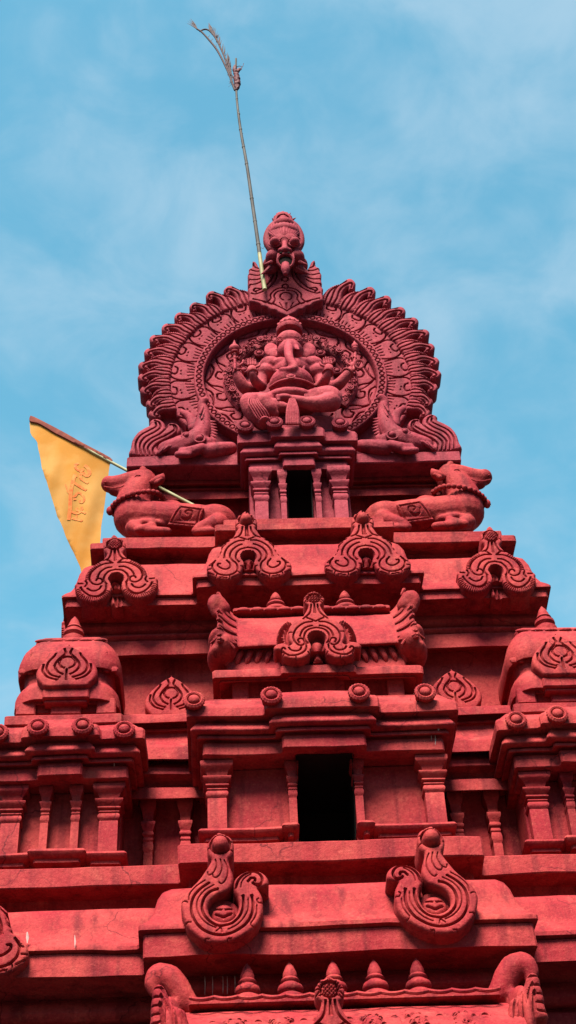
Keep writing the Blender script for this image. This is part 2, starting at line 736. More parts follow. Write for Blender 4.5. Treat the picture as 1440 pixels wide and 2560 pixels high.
# --- kudu arch of the upper corners, with a combed rim
TB = Trace(140, 1300, 5.5385, 9.78, (840, 900)).upright((824, 275))
KB_OUT = sym(TB, [(824, 125), (855, 150), (880, 185), (930, 195), (945, 235), (970, 258), (972, 300), (966, 352), (936, 395), (952, 432),
                  (1000, 480), (1070, 515), (1140, 555), (1197, 605), (1237, 670), (1256, 738), (1300, 748), (1360, 765), (1392, 800), (1378, 832),
                  (1387, 880), (1370, 930), (1330, 990), (1260, 1030), (1180, 1052), (1100, 1052), (1020, 1027), (960, 985), (918, 930), (903, 905), (840, 912)])
_gb = stroke_set(TB, [[(890, 540), (980, 545), (1080, 585), (1150, 640), (1185, 700), (1180, 770), (1140, 815), (1080, 830), (1030, 812), (1018, 778), (1045, 748), (1085, 748), (1098, 768)],
                      [(890, 600), (950, 605), (1020, 640), (1060, 685), (1075, 720)],
                      [(840, 640), (920, 655), (975, 700), (1000, 750), (995, 790), (970, 825)],
                      [(975, 840), (980, 900), (1020, 950), (1080, 985), (1150, 988), (1220, 960), (1280, 905), (1312, 850)],
                      [(1045, 860), (1072, 895), (1130, 915), (1180, 905), (1220, 875)],
                      [(1250, 835), (1225, 800), (1240, 762)], [(1290, 795), (1340, 790)],
                      [(870, 360), (890, 430), (930, 478), (985, 490)], [(870, 538), (930, 492)], [(832, 360), (832, 500)]])
_rimb = spline(TB([(1060, 512), (1140, 555), (1197, 605), (1237, 670), (1256, 738)]))
_rimb2 = spline(TB([(1387, 880), (1370, 930), (1330, 990), (1260, 1030), (1180, 1052), (1100, 1052), (1020, 1027), (960, 985), (918, 930)]))
_hb = TB.one((822, 275))
_hb.x = 0
_cross = []
for i in range(-2, 3):
    _cross += [[_hb+Vector((i*0.022-0.03, -0.035)), _hb+Vector((i*0.022+0.03, 0.035))], [_hb+Vector((i*0.022+0.03, -0.035)), _hb+Vector((i*0.022-0.03, 0.035))]]
_pitb = spline(TB([(840, 675), (890, 690), (935, 730), (940, 775), (915, 830), (905, 900)]), 4)
_pitB = _pitb+[Vector((-p.x, p.y)) for p in reversed(_pitb)]
KUDU_B = relief(KB_OUT, both(_gb)+[circ(_hb, 0.058)], both(hatch(_rimb, 0.04, 0.019, -1)+hatch(_rimb2, 0.035, 0.019, -1))+_cross,
                pits=[(_pitB, 0.11)], step=0.0075, thick=0.22, fdepth=0.012, dome=0.004, depth=0.030, width=0.0062, fwidth=0.0042, edge=0.014, bosses=[(_hb.x, _hb.y, 0.05, 0.02)])
_stb = T_ = spline(TB([(760, 760), (790, 725), (850, 735), (880, 790), (860, 850), (895, 950), (910, 1040), (900, 1058), (760, 1058), (755, 960), (790, 860), (800, 800)]), 3, True)
STEM_B = relief(_stb, stroke_set(TB, [[(800, 770), (835, 760), (845, 800), (815, 870), (815, 960), (830, 1050)], [(850, 880), (870, 970), (880, 1045)]]), step=0.012, thick=0.16)
KUDU_B.join(STEM_B, Matrix.Translation((0, 0.055, 0)))

# --- kudu arch of the barrel roofs, between two feathered wings
TC = Trace(660, 1460, 6.0, 9.20, (722, 900)).upright((683, 210))
KC_OUT = sym(TC, [(681, 90), (725, 118), (765, 125), (800, 160), (832, 200), (832, 262), (802, 300), (782, 322), (802, 372), (850, 440), (905, 505),
                  (950, 520), (1010, 548), (1085, 612), (1124, 690), (1134, 760), (1124, 830), (1104, 880), (1140, 902), (1190, 874), (1262, 868), (1332, 888),
                  (1368, 930), (1342, 970), (1292, 966), (1256, 1000), (1252, 1058), (1180, 1095), (1080, 1116), (980, 1112), (900, 1080), (848, 1040), (826, 985), (720, 985)])
_gc = stroke_set(TC, [[(760, 570), (860, 580), (960, 630), (1030, 700), (1060, 780), (1050, 850), (1000, 910), (940, 915), (905, 880), (920, 830), (960, 815), (1000, 835), (985, 870)],
                      [(770, 630), (850, 650), (920, 700), (960, 780)],
                      [(715, 662), (810, 680), (870, 720), (900, 780), (900, 830), (865, 890)],
                      [(885, 920), (900, 980), (960, 1030), (1050, 1060), (1150, 1060), (1220, 1020), (1262, 975)],
                      [(965, 950), (1000, 990), (1060, 1000), (1120, 980), (1145, 945)], [(1255, 960), (1225, 940), (1200, 960)],
                      [(735, 310), (755, 400), (800, 460), (880, 515)], [(700, 565), (820, 510)], [(688, 310), (690, 430)]])
_fc = stroke_set(TC, [[(1075, 715), (1135, 715)], [(1060, 1095), (1062, 1120)], [(1235, 1045), (1262, 1062)], [(845, 1050), (875, 1020)], [(1100, 880), (1140, 905)]])
_h3 = TC.one((682, 210))
_h3.x = 0
_crc = []
for i in range(-2, 3):
    _crc += [[_h3+Vector((i*0.02-0.03, -0.035)), _h3+Vector((i*0.02+0.03, 0.035))], [_h3+Vector((i*0.02+0.03, -0.035)), _h3+Vector((i*0.02-0.03, 0.035))]]
_pitc = spline(TC([(720, 705), (790, 722), (850, 780), (850, 850), (820, 920), (826, 985)]), 4)
_pitC = _pitc+[Vector((-p.x, p.y)) for p in reversed(_pitc)]
KUDU_C = relief(KC_OUT, both(_gc)+[circ(_h3, 0.044)], both(_fc)+_crc+hatch(circ(_h3, 0.05, -40, 220), 0.03, 0.038, -1),
                pits=[(_pitC, 0.09)], step=0.0068, thick=0.14, depth=0.026, width=0.0058, fwidth=0.0042, dome=0.004, edge=0.012)
_stc = sym(TC, [(720, 780), (790, 800), (815, 850), (800, 900), (772, 960), (785, 1040), (800, 1075), (720, 1078)])
KUDU_C.join(relief(_stc, [], step=0.012, thick=0.12, edge=0.035), Matrix.Translation((0, 0.045, 0)))
_wg = spline(TC([(1045, 520), (1090, 475), (1150, 495), (1225, 560), (1280, 650), (1306, 750), (1300, 840), (1220, 870), (1140, 900), (1080, 800), (1080, 650)]), 3, True)
_wr = spline(TC([(1110, 480), (1190, 530), (1260, 620), (1300, 730), (1302, 830)]))
_wng = relief(_wg, [spline(TC([(1060, 560), (1130, 640), (1160, 740), (1150, 860)]))], hatch(_wr, 0.045, 0.02, -1), step=0.009, thick=0.12, dome=0.02)
KUDU_C.join(_wng, Matrix.Translation((0, 0.035, 0)))
KUDU_C.join(_wng.mirrored(), Matrix.Translation((0, 0.035, 0)))

# --- the big open volute of the lower cornice (one side only; the other is its mirror image)
TD = Trace(440, 2060, 5.5385, 8.90, (650, 1200))
KD_OUT = spline(TD([(590, 125), (645, 142), (700, 160), (765, 205), (795, 265), (801, 335), (788, 420), (760, 470), (728, 505), (750, 600), (785, 690), (796, 780),
                    (770, 865), (720, 928), (640, 965), (540, 1012), (468, 1085), (442, 1170), (470, 1260), (550, 1322), (660, 1347), (760, 1322), (830, 1252),
                    (868, 1150), (870, 1075), (850, 1000), (815, 940), (802, 870), (806, 800), (835, 748), (905, 690), (1000, 652), (1100, 645), (1200, 680),
                    (1265, 745), (1286, 810), (1268, 850), (1200, 880), (1132, 888), (1155, 935), (1192, 1010), (1203, 1100), (1206, 1180), (1190, 1270),
                    (1140, 1370), (1060, 1450), (950, 1530), (830, 1590), (720, 1622), (600, 1636), (480, 1630), (370, 1600), (270, 1532), (180, 1450),
                    (118, 1345), (80, 1225), (68, 1115), (88, 1040), (130, 962), (200, 890), (320, 770), (400, 660), (470, 552), (488, 500), (450, 440), (430, 360), (440, 280), (480, 212), (535, 158)]), 3, True)
_gd = stroke_set(TD, [[(570, 915), (480, 945), (400, 1020), (365, 1110), (365, 1200), (410, 1290), (500, 1370), (600, 1410), (680, 1402), (780, 1370), (870, 1290), (920, 1190), (935, 1080), (930, 1010)],
                      [(450, 835), (340, 910), (250, 1010), (215, 1120), (220, 1250), (280, 1370), (370, 1460), (500, 1520), (640, 1535), (760, 1510), (880, 1450), (980, 1370), (1050, 1250), (1068, 1130), (1050, 1000)],
                      [(835, 880), (860, 800), (920, 730), (1010, 685), (1090, 675), (1160, 710), (1195, 770), (1180, 830), (1120, 855), (1070, 835)],
                      [(1005, 800), (1040, 765), (1090, 768), (1098, 790)]])
_fd = stroke_set(TD, [[(520, 860), (400, 930), (310, 1040), (290, 1160), (330, 1280), (430, 1380), (560, 1440)],
                      [(400, 795), (270, 880), (190, 980), (180, 1060)], [(900, 880), (920, 800), (980, 740), (1040, 710)],
                      [(545, 510), (562, 590), (532, 670), (490, 712), (450, 722), (440, 690)], [(615, 510), (638, 620), (610, 710), (560, 757), (520, 748), (512, 725)], [(670, 520), (715, 620), (715, 720), (680, 800), (630, 842), (590, 815)],
                      [(60, 1090), (120, 1078), (165, 1095)], [(105, 1405), (160, 1365), (215, 1362)], [(400, 1640), (412, 1585), (460, 1590)], [(720, 1630), (722, 1585), (765, 1580)], [(1100, 1440), (1040, 1400), (1040, 1360)], [(1205, 1085), (1150, 1100), (1120, 1060), (1140, 1040)],
                      [(1000, 1050), (1000, 1180), (940, 1300), (840, 1400), (720, 1460)], [(560, 1480), (620, 1440), (640, 1490)], [(1120, 1130), (1110, 1260), (1040, 1370)]])
_hd = TD.one((612, 290))
_hd.y -= 0.01
KUDU_D = relief(KD_OUT, _gd+[circ(_hd, 0.062)], _fd+hatch(circ(_hd, 0.07, -30, 210), 0.035, 0.055, -1), bosses=[(_hd.x, _hd.y, 0.052, 0.055)],
                step=0.0075, thick=0.26, depth=0.034, width=0.0068, fdepth=0.014, fwidth=0.0038, dome=0.006, edge=0.018)
_bd = circ(TD.one((655, 1150)), 0.105, 0, 360, 24)[:-1]
_bc = TD.one((655, 1165))
KUDU_D.join(relief(_bd, [], [[_bc+Vector((-0.05, 0.022)), _bc+Vector((-0.01, 0.012))], [_bc+Vector((0.05, 0.022)), _bc+Vector((0.01, 0.012))], [_bc+Vector((-0.045, -0.015)), _bc+Vector((0.0, -0.04))], [_bc+Vector((0.045, -0.015)), _bc+Vector((0.0, -0.04))]],
                   bosses=[(_bc.x, _bc.y-0.01, 0.075, 0.05)], step=0.008, thick=0.1, edge=0.02, fdepth=0.02), Matrix.Translation((0, 0.085, 0)))
KUDU_DM = KUDU_D.mirrored()

# --- spade-shaped lotus leaf
TE = Trace(0, 1480, 2.769, 9.95, (1160, 852))
LE_OUT = sym(TE, [(1159, 572), (1176, 588), (1215, 608), (1262, 645), (1305, 688), (1333, 740), (1330, 790), (1300, 832), (1270, 852), (1160, 853)])
_ge = stroke_set(TE, [[(1184, 612), (1178, 642), (1216, 684), (1232, 722), (1213, 757), (1183, 777)], [(1233, 640), (1242, 660), (1270, 696), (1276, 740), (1250, 777), (1200, 797)],
                      [(1296, 712), (1298, 752), (1266, 792), (1212, 812)]])
_ce = TE.one((1160, 702))
LEAF_E = relief(LE_OUT, both(_ge)+[circ((0, _ce.y), 0.050, -70, 250), TE([(1160, 748), (1160, 812)])], step=0.0075, thick=0.09, depth=0.026, width=0.0062, dome=0.008, edge=0.015)

# --- cornice rosette
ROSETTE = MB()
ROSETTE.lathe([(0.060, -0.05), (0.066, 0.0), (0.076, 0.018), (0.074, 0.034), (0.058, 0.046), (0.048, 0.040), (0.044, 0.026), (0.040, 0.026), (0.036, 0.044), (0.022, 0.056), (0.002, 0.058)],
              n=60, mtx=Matrix.Rotation(rad(90), 4, 'X').to_3x3(), lobes=20, amp=0.035)


def mesh_of(name, mb, mat=None, sharp=40):
    return set_mesh(name, mb, [mat or RED], sharp)


ME = {k: mesh_of(n, b, m) for k, n, b, m in (('A', 'kudu_arch', KUDU_A, RED), ('B', 'corner_kudu_arch', KUDU_B, RED), ('C', 'roof_kudu_arch', KUDU_C, RED),
      ('D', 'open_scroll', KUDU_D, RED), ('DM', 'open_scroll_mirrored', KUDU_DM, RED), ('E', 'lotus_leaf', LEAF_E, RED), ('R', 'rosette', ROSETTE, RED))}


# ================================================================== the tower
TOWER = thing('temple_tower', (0, 11.0, 0), 'red plastered stepped temple tower with carved cornices, pillared niches and small rounded roofs', 'temple tower')


def plan_bay(hc, yc, hs, ys, yb, x=0.0):
    return [(x-hs, ys), (x-hc, ys), (x-hc, yc), (x+hc, yc), (x+hc, ys), (x+hs, ys), (x+hs, yb), (x-hs, yb)]


def rect(hs, y0, y1, x=0.0):
    return [(x-hs, y0), (x+hs, y0), (x+hs, y1), (x-hs, y1)]


def rows(y0, lst, x=0.0):
    return [(o, zx(v, y0-o, x) if v > 40 else v) for o, v in lst]


def kapota(y0, v):
    """slab, lip and swan-necked cornice; v: rows of slab bottom, slab top, lip, crown"""
    a, b, c, t = v
    p = [(-0.5, zx(a, y0)), (0, zx(a, y0)), (0, zx(b, y0)), (-0.02, zx(b-2, y0)), (0.03, zx((b+c)/2+2, y0)), (0.03, zx(c, y0))]
    h0, h1 = zx(c, y0), zx(t, y0+0.22)
    for o, s in ((0.012, 0.06), (-0.025, 0.17), (-0.055, 0.32), (-0.075, 0.50), (-0.09, 0.68), (-0.115, 0.84), (-0.155, 0.95), (-0.20, 1.0)):
        p.append((o, h0+(h1-h0)*s))
    return p+[(-0.45, h1+0.004)]


# --- lower cornice and everything under it
Z1 = zx(2378, 9.0)
lower = obj('lower_cornice', MB().sweep(plan_bay(1.20, 9.0, 2.66, 9.24, 13.4), kapota(9.0, (2378, 2323, 2306, 2216)), rnd=0), RED, TOWER, wob=1)
W = [(-0.42, 0.0), (-0.42, 5.2), (-0.30, 5.3), (-0.30, zx(2505, 9.3)), (-0.36, zx(2498, 9.36)), (-0.27, zx(2486, 9.27)), (-0.22, zx(2462, 9.22)), (-0.24, zx(2440, 9.24)),
     (-0.30, zx(2428, 9.3)), (-0.25, zx(2424, 9.25)), (-0.25, zx(2410, 9.25)), (-0.29, zx(2408, 9.29)), (-0.29, Z1+0.01)]
obj('lower_wall', MB().sweep(plan_bay(1.22, 9.0, 2.66, 9.26, 13.4), W, cap=False), RED, TOWER, wob=1)

# --- lower ledge
lz0, lz1 = zx(2151, 9.22), zx(2101, 9.22)
obj('ledge_slab', MB().sweep(plan_bay(1.0, 9.22, 2.47, 9.47, 13.2), [(-0.4, lz0), (0, lz0), (0, lz1), (-0.4, lz1+0.01)]), RED, TOWER, wob=1)
obj('ledge_wall', MB().sweep(plan_bay(0.94, 9.42, 2.35, 9.66, 13.1), [(0, zx(2216, 9.22)-0.02), (0, lz0+0.01)]), RED, TOWER, wob=1)


# --- pilasters: (half width, height share) of a square turned shaft with its two capitals
PIL = [(0.064, 0.0), (0.064, 0.452), (0.058, 0.462), (0.073, 0.49), (0.076, 0.525), (0.066, 0.565), (0.058, 0.575), (0.070, 0.58), (0.070, 0.60), (0.060, 0.61), (0.060, 0.625),
       (0.079, 0.635), (0.079, 0.66), (0.064, 0.67), (0.066, 0.685), (0.095, 0.735), (0.098, 0.765), (0.064, 0.775), (0.066, 0.80), (0.078, 0.86), (0.104, 0.90), (0.112, 0.92), (0.112, 0.985), (0.10, 1.0)]


def pilaster_mesh(H, kx=1.0, ky=1.0):
    mb = MB().sweep(rect(0.001, -0.001, 0.001), [(w, h*H) for w, h in PIL], seg=0.05, cham=0, rnd=0.005)
    mb.v = [Vector((p.x*kx, p.y*ky, p.z)) for p in mb.v]
    for i, p in enumerate(mb.v):
        mb.v[i] = p+noise.noise_vector(p*7)*0.004
    return mb


def copy_part(src, parent, loc, rot=None, scale=None):
    o = src.copy()
    COL.objects.link(o)
    o.parent = parent
    WL[o.name] = Vector(loc)
    o.location = WL[o.name]-WL[parent.name]
    if rot:
        o.rotation_euler = rot
    if scale:
        o.scale = scale
    return o


# shared cornice rows of the middle storey (offset from the cornice face, row at the middle bay)
def entablature(y0, v, k=1.0):
    top, cb, t0, t1, s0, s1, a0, a1 = v
    return [(-0.20*k, zx(a1, y0+0.115*k)), (-0.115*k, zx(a1, y0+0.115*k)), (-0.115*k, zx(a0, y0+0.115*k)), (-0.15*k, zx(a0-3, y0+0.13*k)), (-0.13*k, zx(s1+2, y0+0.12*k)),
            (-0.075*k, zx(s1, y0+0.075*k)), (-0.075*k, zx(s0, y0+0.075*k)), (-0.10*k, zx(t1+1, y0+0.09*k)), (-0.06*k, zx(t1-3, y0+0.06*k)), (-0.032*k, zx(t1-12, y0+0.032*k)), (-0.030*k, zx((t0+t1)/2, y0+0.03*k)),
            (-0.06*k, zx(t0+5, y0+0.06*k)), (-0.11*k, zx(t0, y0+0.11*k)), (-0.12*k, zx(cb, y0)+0.001), (0, zx(cb, y0)), (0, zx(cb-22*k, y0)), (-0.012*k, zx(cb-30*k, y0)), (-0.04*k, zx(cb-37*k, y0)), (-0.10*k, zx(top, y0+0.10*k)), (-0.20*k, zx(top, y0+0.10*k)+0.004)]


VS = (1727, 1768, 1780, 1815, 1818, 1826, 1836, 1866)
ENT = entablature(9.06, VS)
ZB = zx(2101, 9.40)           # floor of the middle storey
ZA = ENT[0][1]                # underside of its beam
ZC = ENT[-2][1]               # top of its cornice


def niche_wall(hw, y0, yb, z0, z1, door, x=0.0):
    """front wall with an open doorway, or a closed panel when door is 0"""
    mb = MB()
    if door:
        for s in (-1, 1):
            a, b = sorted((x+s*door, x+s*hw))
            mb.box(a, b, y0, yb, z0, z1)
    else:
        mb.box(x-hw, x+hw, y0, yb, z0, z1)
    return mb


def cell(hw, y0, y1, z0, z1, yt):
    """lining painted near black as the shade in a doorway, open to the front; its ceiling reaches forward to the lintel"""
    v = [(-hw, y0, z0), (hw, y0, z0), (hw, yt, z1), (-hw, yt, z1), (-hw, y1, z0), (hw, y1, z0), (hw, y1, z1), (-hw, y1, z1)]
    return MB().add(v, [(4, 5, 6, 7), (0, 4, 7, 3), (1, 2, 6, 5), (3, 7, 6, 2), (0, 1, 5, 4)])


def sill(x0, x1, y0, y1, zt, zb, r=0.028):
    """rounded base moulding on a plinth"""
    h = zt-zb
    return MB().sweep([(x0, y0), (x1, y0), (x1, y1), (x0, y1)],
                      [(-0.030, zb), (-0.030, zb+h*0.30), (-0.012, zb+h*0.36), (0.004, zb+h*0.52), (0.012, zb+h*0.72), (0.004, zb+h*0.93), (-0.014, zt)], rnd=0, cham=0.012)


# --- central shrine
shrine = obj('central_shrine', niche_wall(0.80, 9.44, 10.4, ZB-0.02, ZA+0.004, 0.198), RED, TOWER, wob=0.6)
obj('cornice', MB().sweep(plan_bay(0.40, 9.06, 0.945, 9.14, 10.4), ENT, rnd=0.005, cap0=False).box(-0.82, 0.82, 9.29, 10.3, ZA+0.006, ZA+0.05), RED, shrine, wob=0.8)
zs = zx(2061, 9.33)
obj('shade_lining', cell(0.194, 9.50, 10.03, ZB+0.004, ZA-0.006, 9.265), SHADE, shrine)  # near-black lining stands in for the shade inside the doorway
for s in (-1, 1):
    a, b = sorted((s*0.855, s*0.30))
    sl = sill(a, b, 9.335, 9.6, zs, ZB-0.004)
    a, b = sorted((s*0.302, s*0.205))
    obj('base_moulding', sl.join(sill(a, b, 9.295, 9.6, zs+0.004, ZB-0.006)), RED, shrine, wob=0.6)
Hp = zx(1887, 9.30)-zs-0.012
PW = mesh_of('pilaster', pilaster_mesh(Hp))
PS = mesh_of('slim_pilaster', pilaster_mesh(Hp, 0.42, 0.62))
xw, xs_ = halfw(528, 2040, 1073, 2020, 9.385), halfw(713, 2040, 880, 2034, 9.385)
for s in (-1, 1):
    place('pilaster', PW, shrine, (s*xw, 9.405, zs-0.004))
    place('slim_pilaster', PS, shrine, (s*xs_, 9.40, zs-0.004))
for s, (u, v) in ((0, (485, 1757)), (1, (678, 1745)), (1, (897, 1737)), (0, (1062, 1737))):
    p = at(u, v, 9.055 if s else 9.135)
    place('rosette', ME['R'], shrine, p, (rad(-6), 0, 0))

# --- corner pavilions
for s in (-1, 1):
    xp = s*halfw(139, 1815, 1431, 1778, 9.33)
    pv = obj('corner_pavilion', niche_wall(0.41, 9.69, 10.6, ZB-0.02, ZA+0.004, 0, xp), RED, TOWER, wob=0.6)
    obj('cornice', MB().sweep(plan_bay(0.27, 9.33, 0.585, 9.39, 10.8, xp), ENT, rnd=0.005, cap0=False).box(xp-0.45, xp+0.45, 9.54, 10.7, ZA+0.006, ZA+0.05), RED, pv, wob=0.8)
    sl = MB()
    sl.join(sill(xp-0.185, xp+0.185, 9.545, 9.8, zs+0.004, ZB-0.006))
    for q in (-1, 1):
        a, b = sorted((xp+q*0.187, xp+q*0.455))
        sl.join(sill(a, b, 9.585, 9.85, zs, ZB-0.004))
    obj('base_moulding', sl, RED, pv, wob=0.6)
    for q in (-1, 1):
        place('pilaster', PW, pv, (xp+q*0.335, 9.655, zs-0.004))
        place('slim_pilaster', PS, pv, (xp+q*0.105, 9.64, zs-0.004))
    for dx, yy in ((-0.44, 9.385), (-0.155, 9.325), (0.155, 9.325), (0.44, 9.385)):
        place('rosette', ME['R'], pv, (xp+dx, yy, zx(1751, 9.06)), (rad(-6), 0, 0))
    # dome roof with its own pedestal
    yc = 9.90
    rp = []
    hwd = 0.385

    def dz(v, w, u=160, off=0):
        return at(u, v, yc-w).z
    slab = [(0.30, 1782), (0.30, 1763), (0.335, 1761), (0.335, 1752), (0.37, 1749), (0.385, 1747), (0.385, 1727), (0.375, 1716), (0.35, 1709), (0.33, 1706), (0.322, 1702), (0.33, 1674), (0.375, 1671), (0.380, 1664),
            (0.385, 1650), (0.378, 1635), (0.352, 1618), (0.31, 1608), (0.27, 1604), (0.27, 1602), (0.275, 1597), (0.22, 1595)]
    du = 0
    prof = [(w-0.30, dz(v, w)) for w, v in slab]
    pl = []
    for cx, cy, a0 in ((1, -1, -90), (1, 1, 0), (-1, 1, 90), (-1, -1, 180)):
        for t in range(6):
            a = rad(a0+90*t/5)
            pl.append((xp+cx*0.20+0.10*math.cos(a), yc+cy*0.20+0.10*math.sin(a)))
    dome = obj('dome_roof', MB().sweep(pl, prof, cham=0, rnd=0.004), RED, TOWER, wob=0.8)
    # blocks standing out of the neck, bay of the slab
    nb = MB()
    za, zb_ = dz(1784, 0.32), dz(1752, 0.32)
    for q0, q1 in ((-0.36, -0.22), (-0.11, 0.11), (0.22, 0.36)):
        nb.box(xp+q0, xp+q1, yc-0.34, yc-0.2, za-0.02, zb_+0.01)
    nb.box(xp-0.17, xp+0.17, yc-0.41, yc-0.3, dz(1746, 0.4), dz(1722, 0.4))
    nb.box(xp-0.155, xp+0.155, yc-0.385, yc-0.3, dz(1754, 0.4), dz(1744, 0.4))
    nb.box(xp-0.42, xp+0.42, yc-0.45, yc+0.3, ZC-0.03, dz(1785, 0.45))
    obj('neck_block', nb, RED, dome, wob=0.5)
    zl = dz(1722, 0.40)
    k = (dz(1620, 0.36)-zl)/(LE_OUT[0].y)
    place('lotus_leaf', ME['E'], dome, (xp, yc-0.435, zl), (rad(-5), 0, 0)).scale = (1.17, 1.1, k*1.04)
    # scalloped rim, corner feathers
    rim, fea, feb, lba, lbb = MB(), MB(), MB(), MB(), MB()
    zr = dz(1600, 0.27)
    for i in range(5):
        rim.ball((xp-0.22+0.11*i, yc-0.268, zr-0.006), (0.055, 0.016, 0.016), 10)
    for q in (-1, 1):
        for t in range(7):
            a = rad(8+t*12)
            (fea if q < 0 else feb).chain([(xp+q*(0.185+0.03*math.sin(a)), yc-0.285-0.070*math.sin(a), dz(1610, 0.32)-t*0.019),
                       (xp+q*(0.245+0.035*math.sin(a)), yc-0.275-0.075*math.sin(a), dz(1610, 0.32)-t*0.019-0.016)], [0.013, 0.010], 6)
        for i in range(3):
            (lba if q < 0 else lbb).ball((xp+q*(0.215+0.062*i), yc-0.325, dz(1678, 0.32)), (0.032, 0.018, 0.028), 8)
    obj('leaf_carving', fea, RED, dome)
    obj('leaf_carving', feb, RED, dome)
    obj('scalloped_rim', rim, RED, dome)
    obj('leaf_band', lba, RED, dome)
    obj('leaf_band', lbb, RED, dome)
    zf = dz(1597, 0.22)
    fin = MB().lathe([(0.085, -0.02), (0.092, 0.03), (0.088, 0.06), (0.066, 0.075), (0.062, 0.083), (0.080, 0.105), (0.076, 0.13), (0.055, 0.145), (0.052, 0.152), (0.060, 0.162), (0.054, 0.175), (0.046, 0.18), (0.044, 0.20), (0.028, 0.24), (0.004, 0.275)], n=20)
    zt = at(188, 1536, 9.75).z
    kf = (zt-zf)/0.275
    fin.v = [Vector((p.x*1.0, p.y*1.0, p.z*kf)) for p in fin.v]
    obj('finial', fin, RED, dome, (xp, yc-0.12, zf))

# --- recessed wall between shrine and pavilions
core = MB().sweep(rect(2.0, 9.75, 13.0), rows(9.75, [(-0.30, 2190), (-0.30, 1990), (-0.10, 1986), (-0.10, 1960), (-0.16, 1956), (-0.14, 1945), (-0.06, 1925), (-0.06, 1910), (-0.12, 1900), (-0.14, 1893),
                  (0, 1889), (0, 1858), (-0.03, 1851), (-0.08, 1846), (-0.13, 1824), (-0.13, 1820), (-0.10, 1818), (-0.10, 1812), (-0.16, 1810), (-0.16, 1800), (-0.03, 1796), (-0.03, 1776), (-0.6, 1775)]), rnd=0.004)
recess = obj('recessed_wall', core, RED, TOWER, wob=0.8)
Hr = zx(1993, 9.98)-lz1
PR = mesh_of('slim_pilaster', pilaster_mesh(Hr, 0.50, 0.7))
for s in (-1, 1):
    for uu in ((357, 1217), (452, 1128)):
        x = halfw(uu[0], 2060, uu[1], 2030, 9.98)
        place('slim_pilaster', PR, recess, (s*x, 10.0, lz1))
    xl = s*halfw(418, 1760, 1128, 1735, 9.95)
    place('lotus_leaf', ME['E'], recess, (xl, 9.93, at(418, 1783, 9.93).z-0.02), (rad(-4), 0, 0)).scale = (1.06, 1, 1.06)

# --- barrel roof over the shrine
sz0, sz1 = zx(1690, 9.30), zx(1671, 9.30)
hs_ = 0.757
bp = [(-0.16, ZC-0.02), (-0.16, zx(1703, 9.46)), (-0.05, zx(1701, 9.35)), (-0.05, zx(1694, 9.35)), (0, sz0), (0, sz1), (-0.02, sz1+0.02), (-0.07, sz1+0.045), (-0.10, sz1+0.055), (-0.11, zx(1616, 9.40)), (-0.3, zx(1616, 9.40)+0.01)]
roof = obj('barrel_roof', MB().sweep(plan_bay(0.27, 9.265, hs_, 9.30, 9.98), bp, rnd=0.005), RED, TOWER, wob=0.7)
yr = 9.63
cv = [(9.42, zx(1617, 9.40))]
for o, v in ((9.325, 1613), (9.318, 1608), (9.335, 1600), (9.36, 1585), (9.40, 1568), (9.455, 1553), (9.52, 1543), (yr, 1538)):
    cv.append((o, zx(v, o)))
cv += [(2*yr-y, z) for y, z in reversed(cv[:-1])]
obj('vault', MB().prism_x(list(reversed(cv)), -0.66, 0.66), RED, roof, wob=0.7)
zrg = zx(1538, yr)
rd = MB()
rd.box(-0.60, 0.60, yr-0.10, yr+0.10, zrg-0.03, zrg+0.012)
for i in range(11):
    rd.ball((-0.52+0.104*i, yr-0.102, zrg-0.012), (0.051, 0.014, 0.020), 10)
obj('ridge', rd, RED, roof)
cb = MB()
for s in (-1, 1):
    for i in range(5):
        x = s*(0.33+0.072*i)
        zz = zx(1622, 9.38)
        cb.chain([(x, 9.405, zz+0.005), (x+0.012*s, 9.392, zz-0.03), (x+0.03*s, 9.398, zz-0.075), (x+0.038*s, 9.41, zz-0.11)], [0.020, 0.025, 0.022, 0.010], 8)
    cb.box(min(s*0.62, s*0.50), max(s*0.62, s*0.50), 9.40, 9.6, ZC-0.01, zx(1703, 9.46)+0.01)
cb.box(-0.19, 0.19, 9.40, 9.6, ZC-0.01, zx(1703, 9.46)+0.01)
cb.box(-0.80, 0.80, 9.26, 9.9, ZC-0.03, ZC+0.025)
obj('leaf_band', cb, RED, roof)
KA = at(660+715/6, 1460+900/6, 9.20)
place('kudu_arch', ME['C'], roof, (0.0, 9.195, KA.z), (rad(-5), 0, 0)).scale = (1.02, 1, 1.07)


def finial(H, R):
    pr = [(.86, -0.02), (.98, .06), (1.0, .12), (.9, .20), (.66, .25), (.62, .27), (.76, .31), (.82, .37), (.74, .44), (.54, .48), (.50, .51), (.58, .54), (.60, .57), (.50, .61), (.44, .63), (.46, .66), (.42, .75), (.26, .89), (.05, 1.0)]
    return MB().lathe([(r*R, z*H) for r, z in pr], n=22)


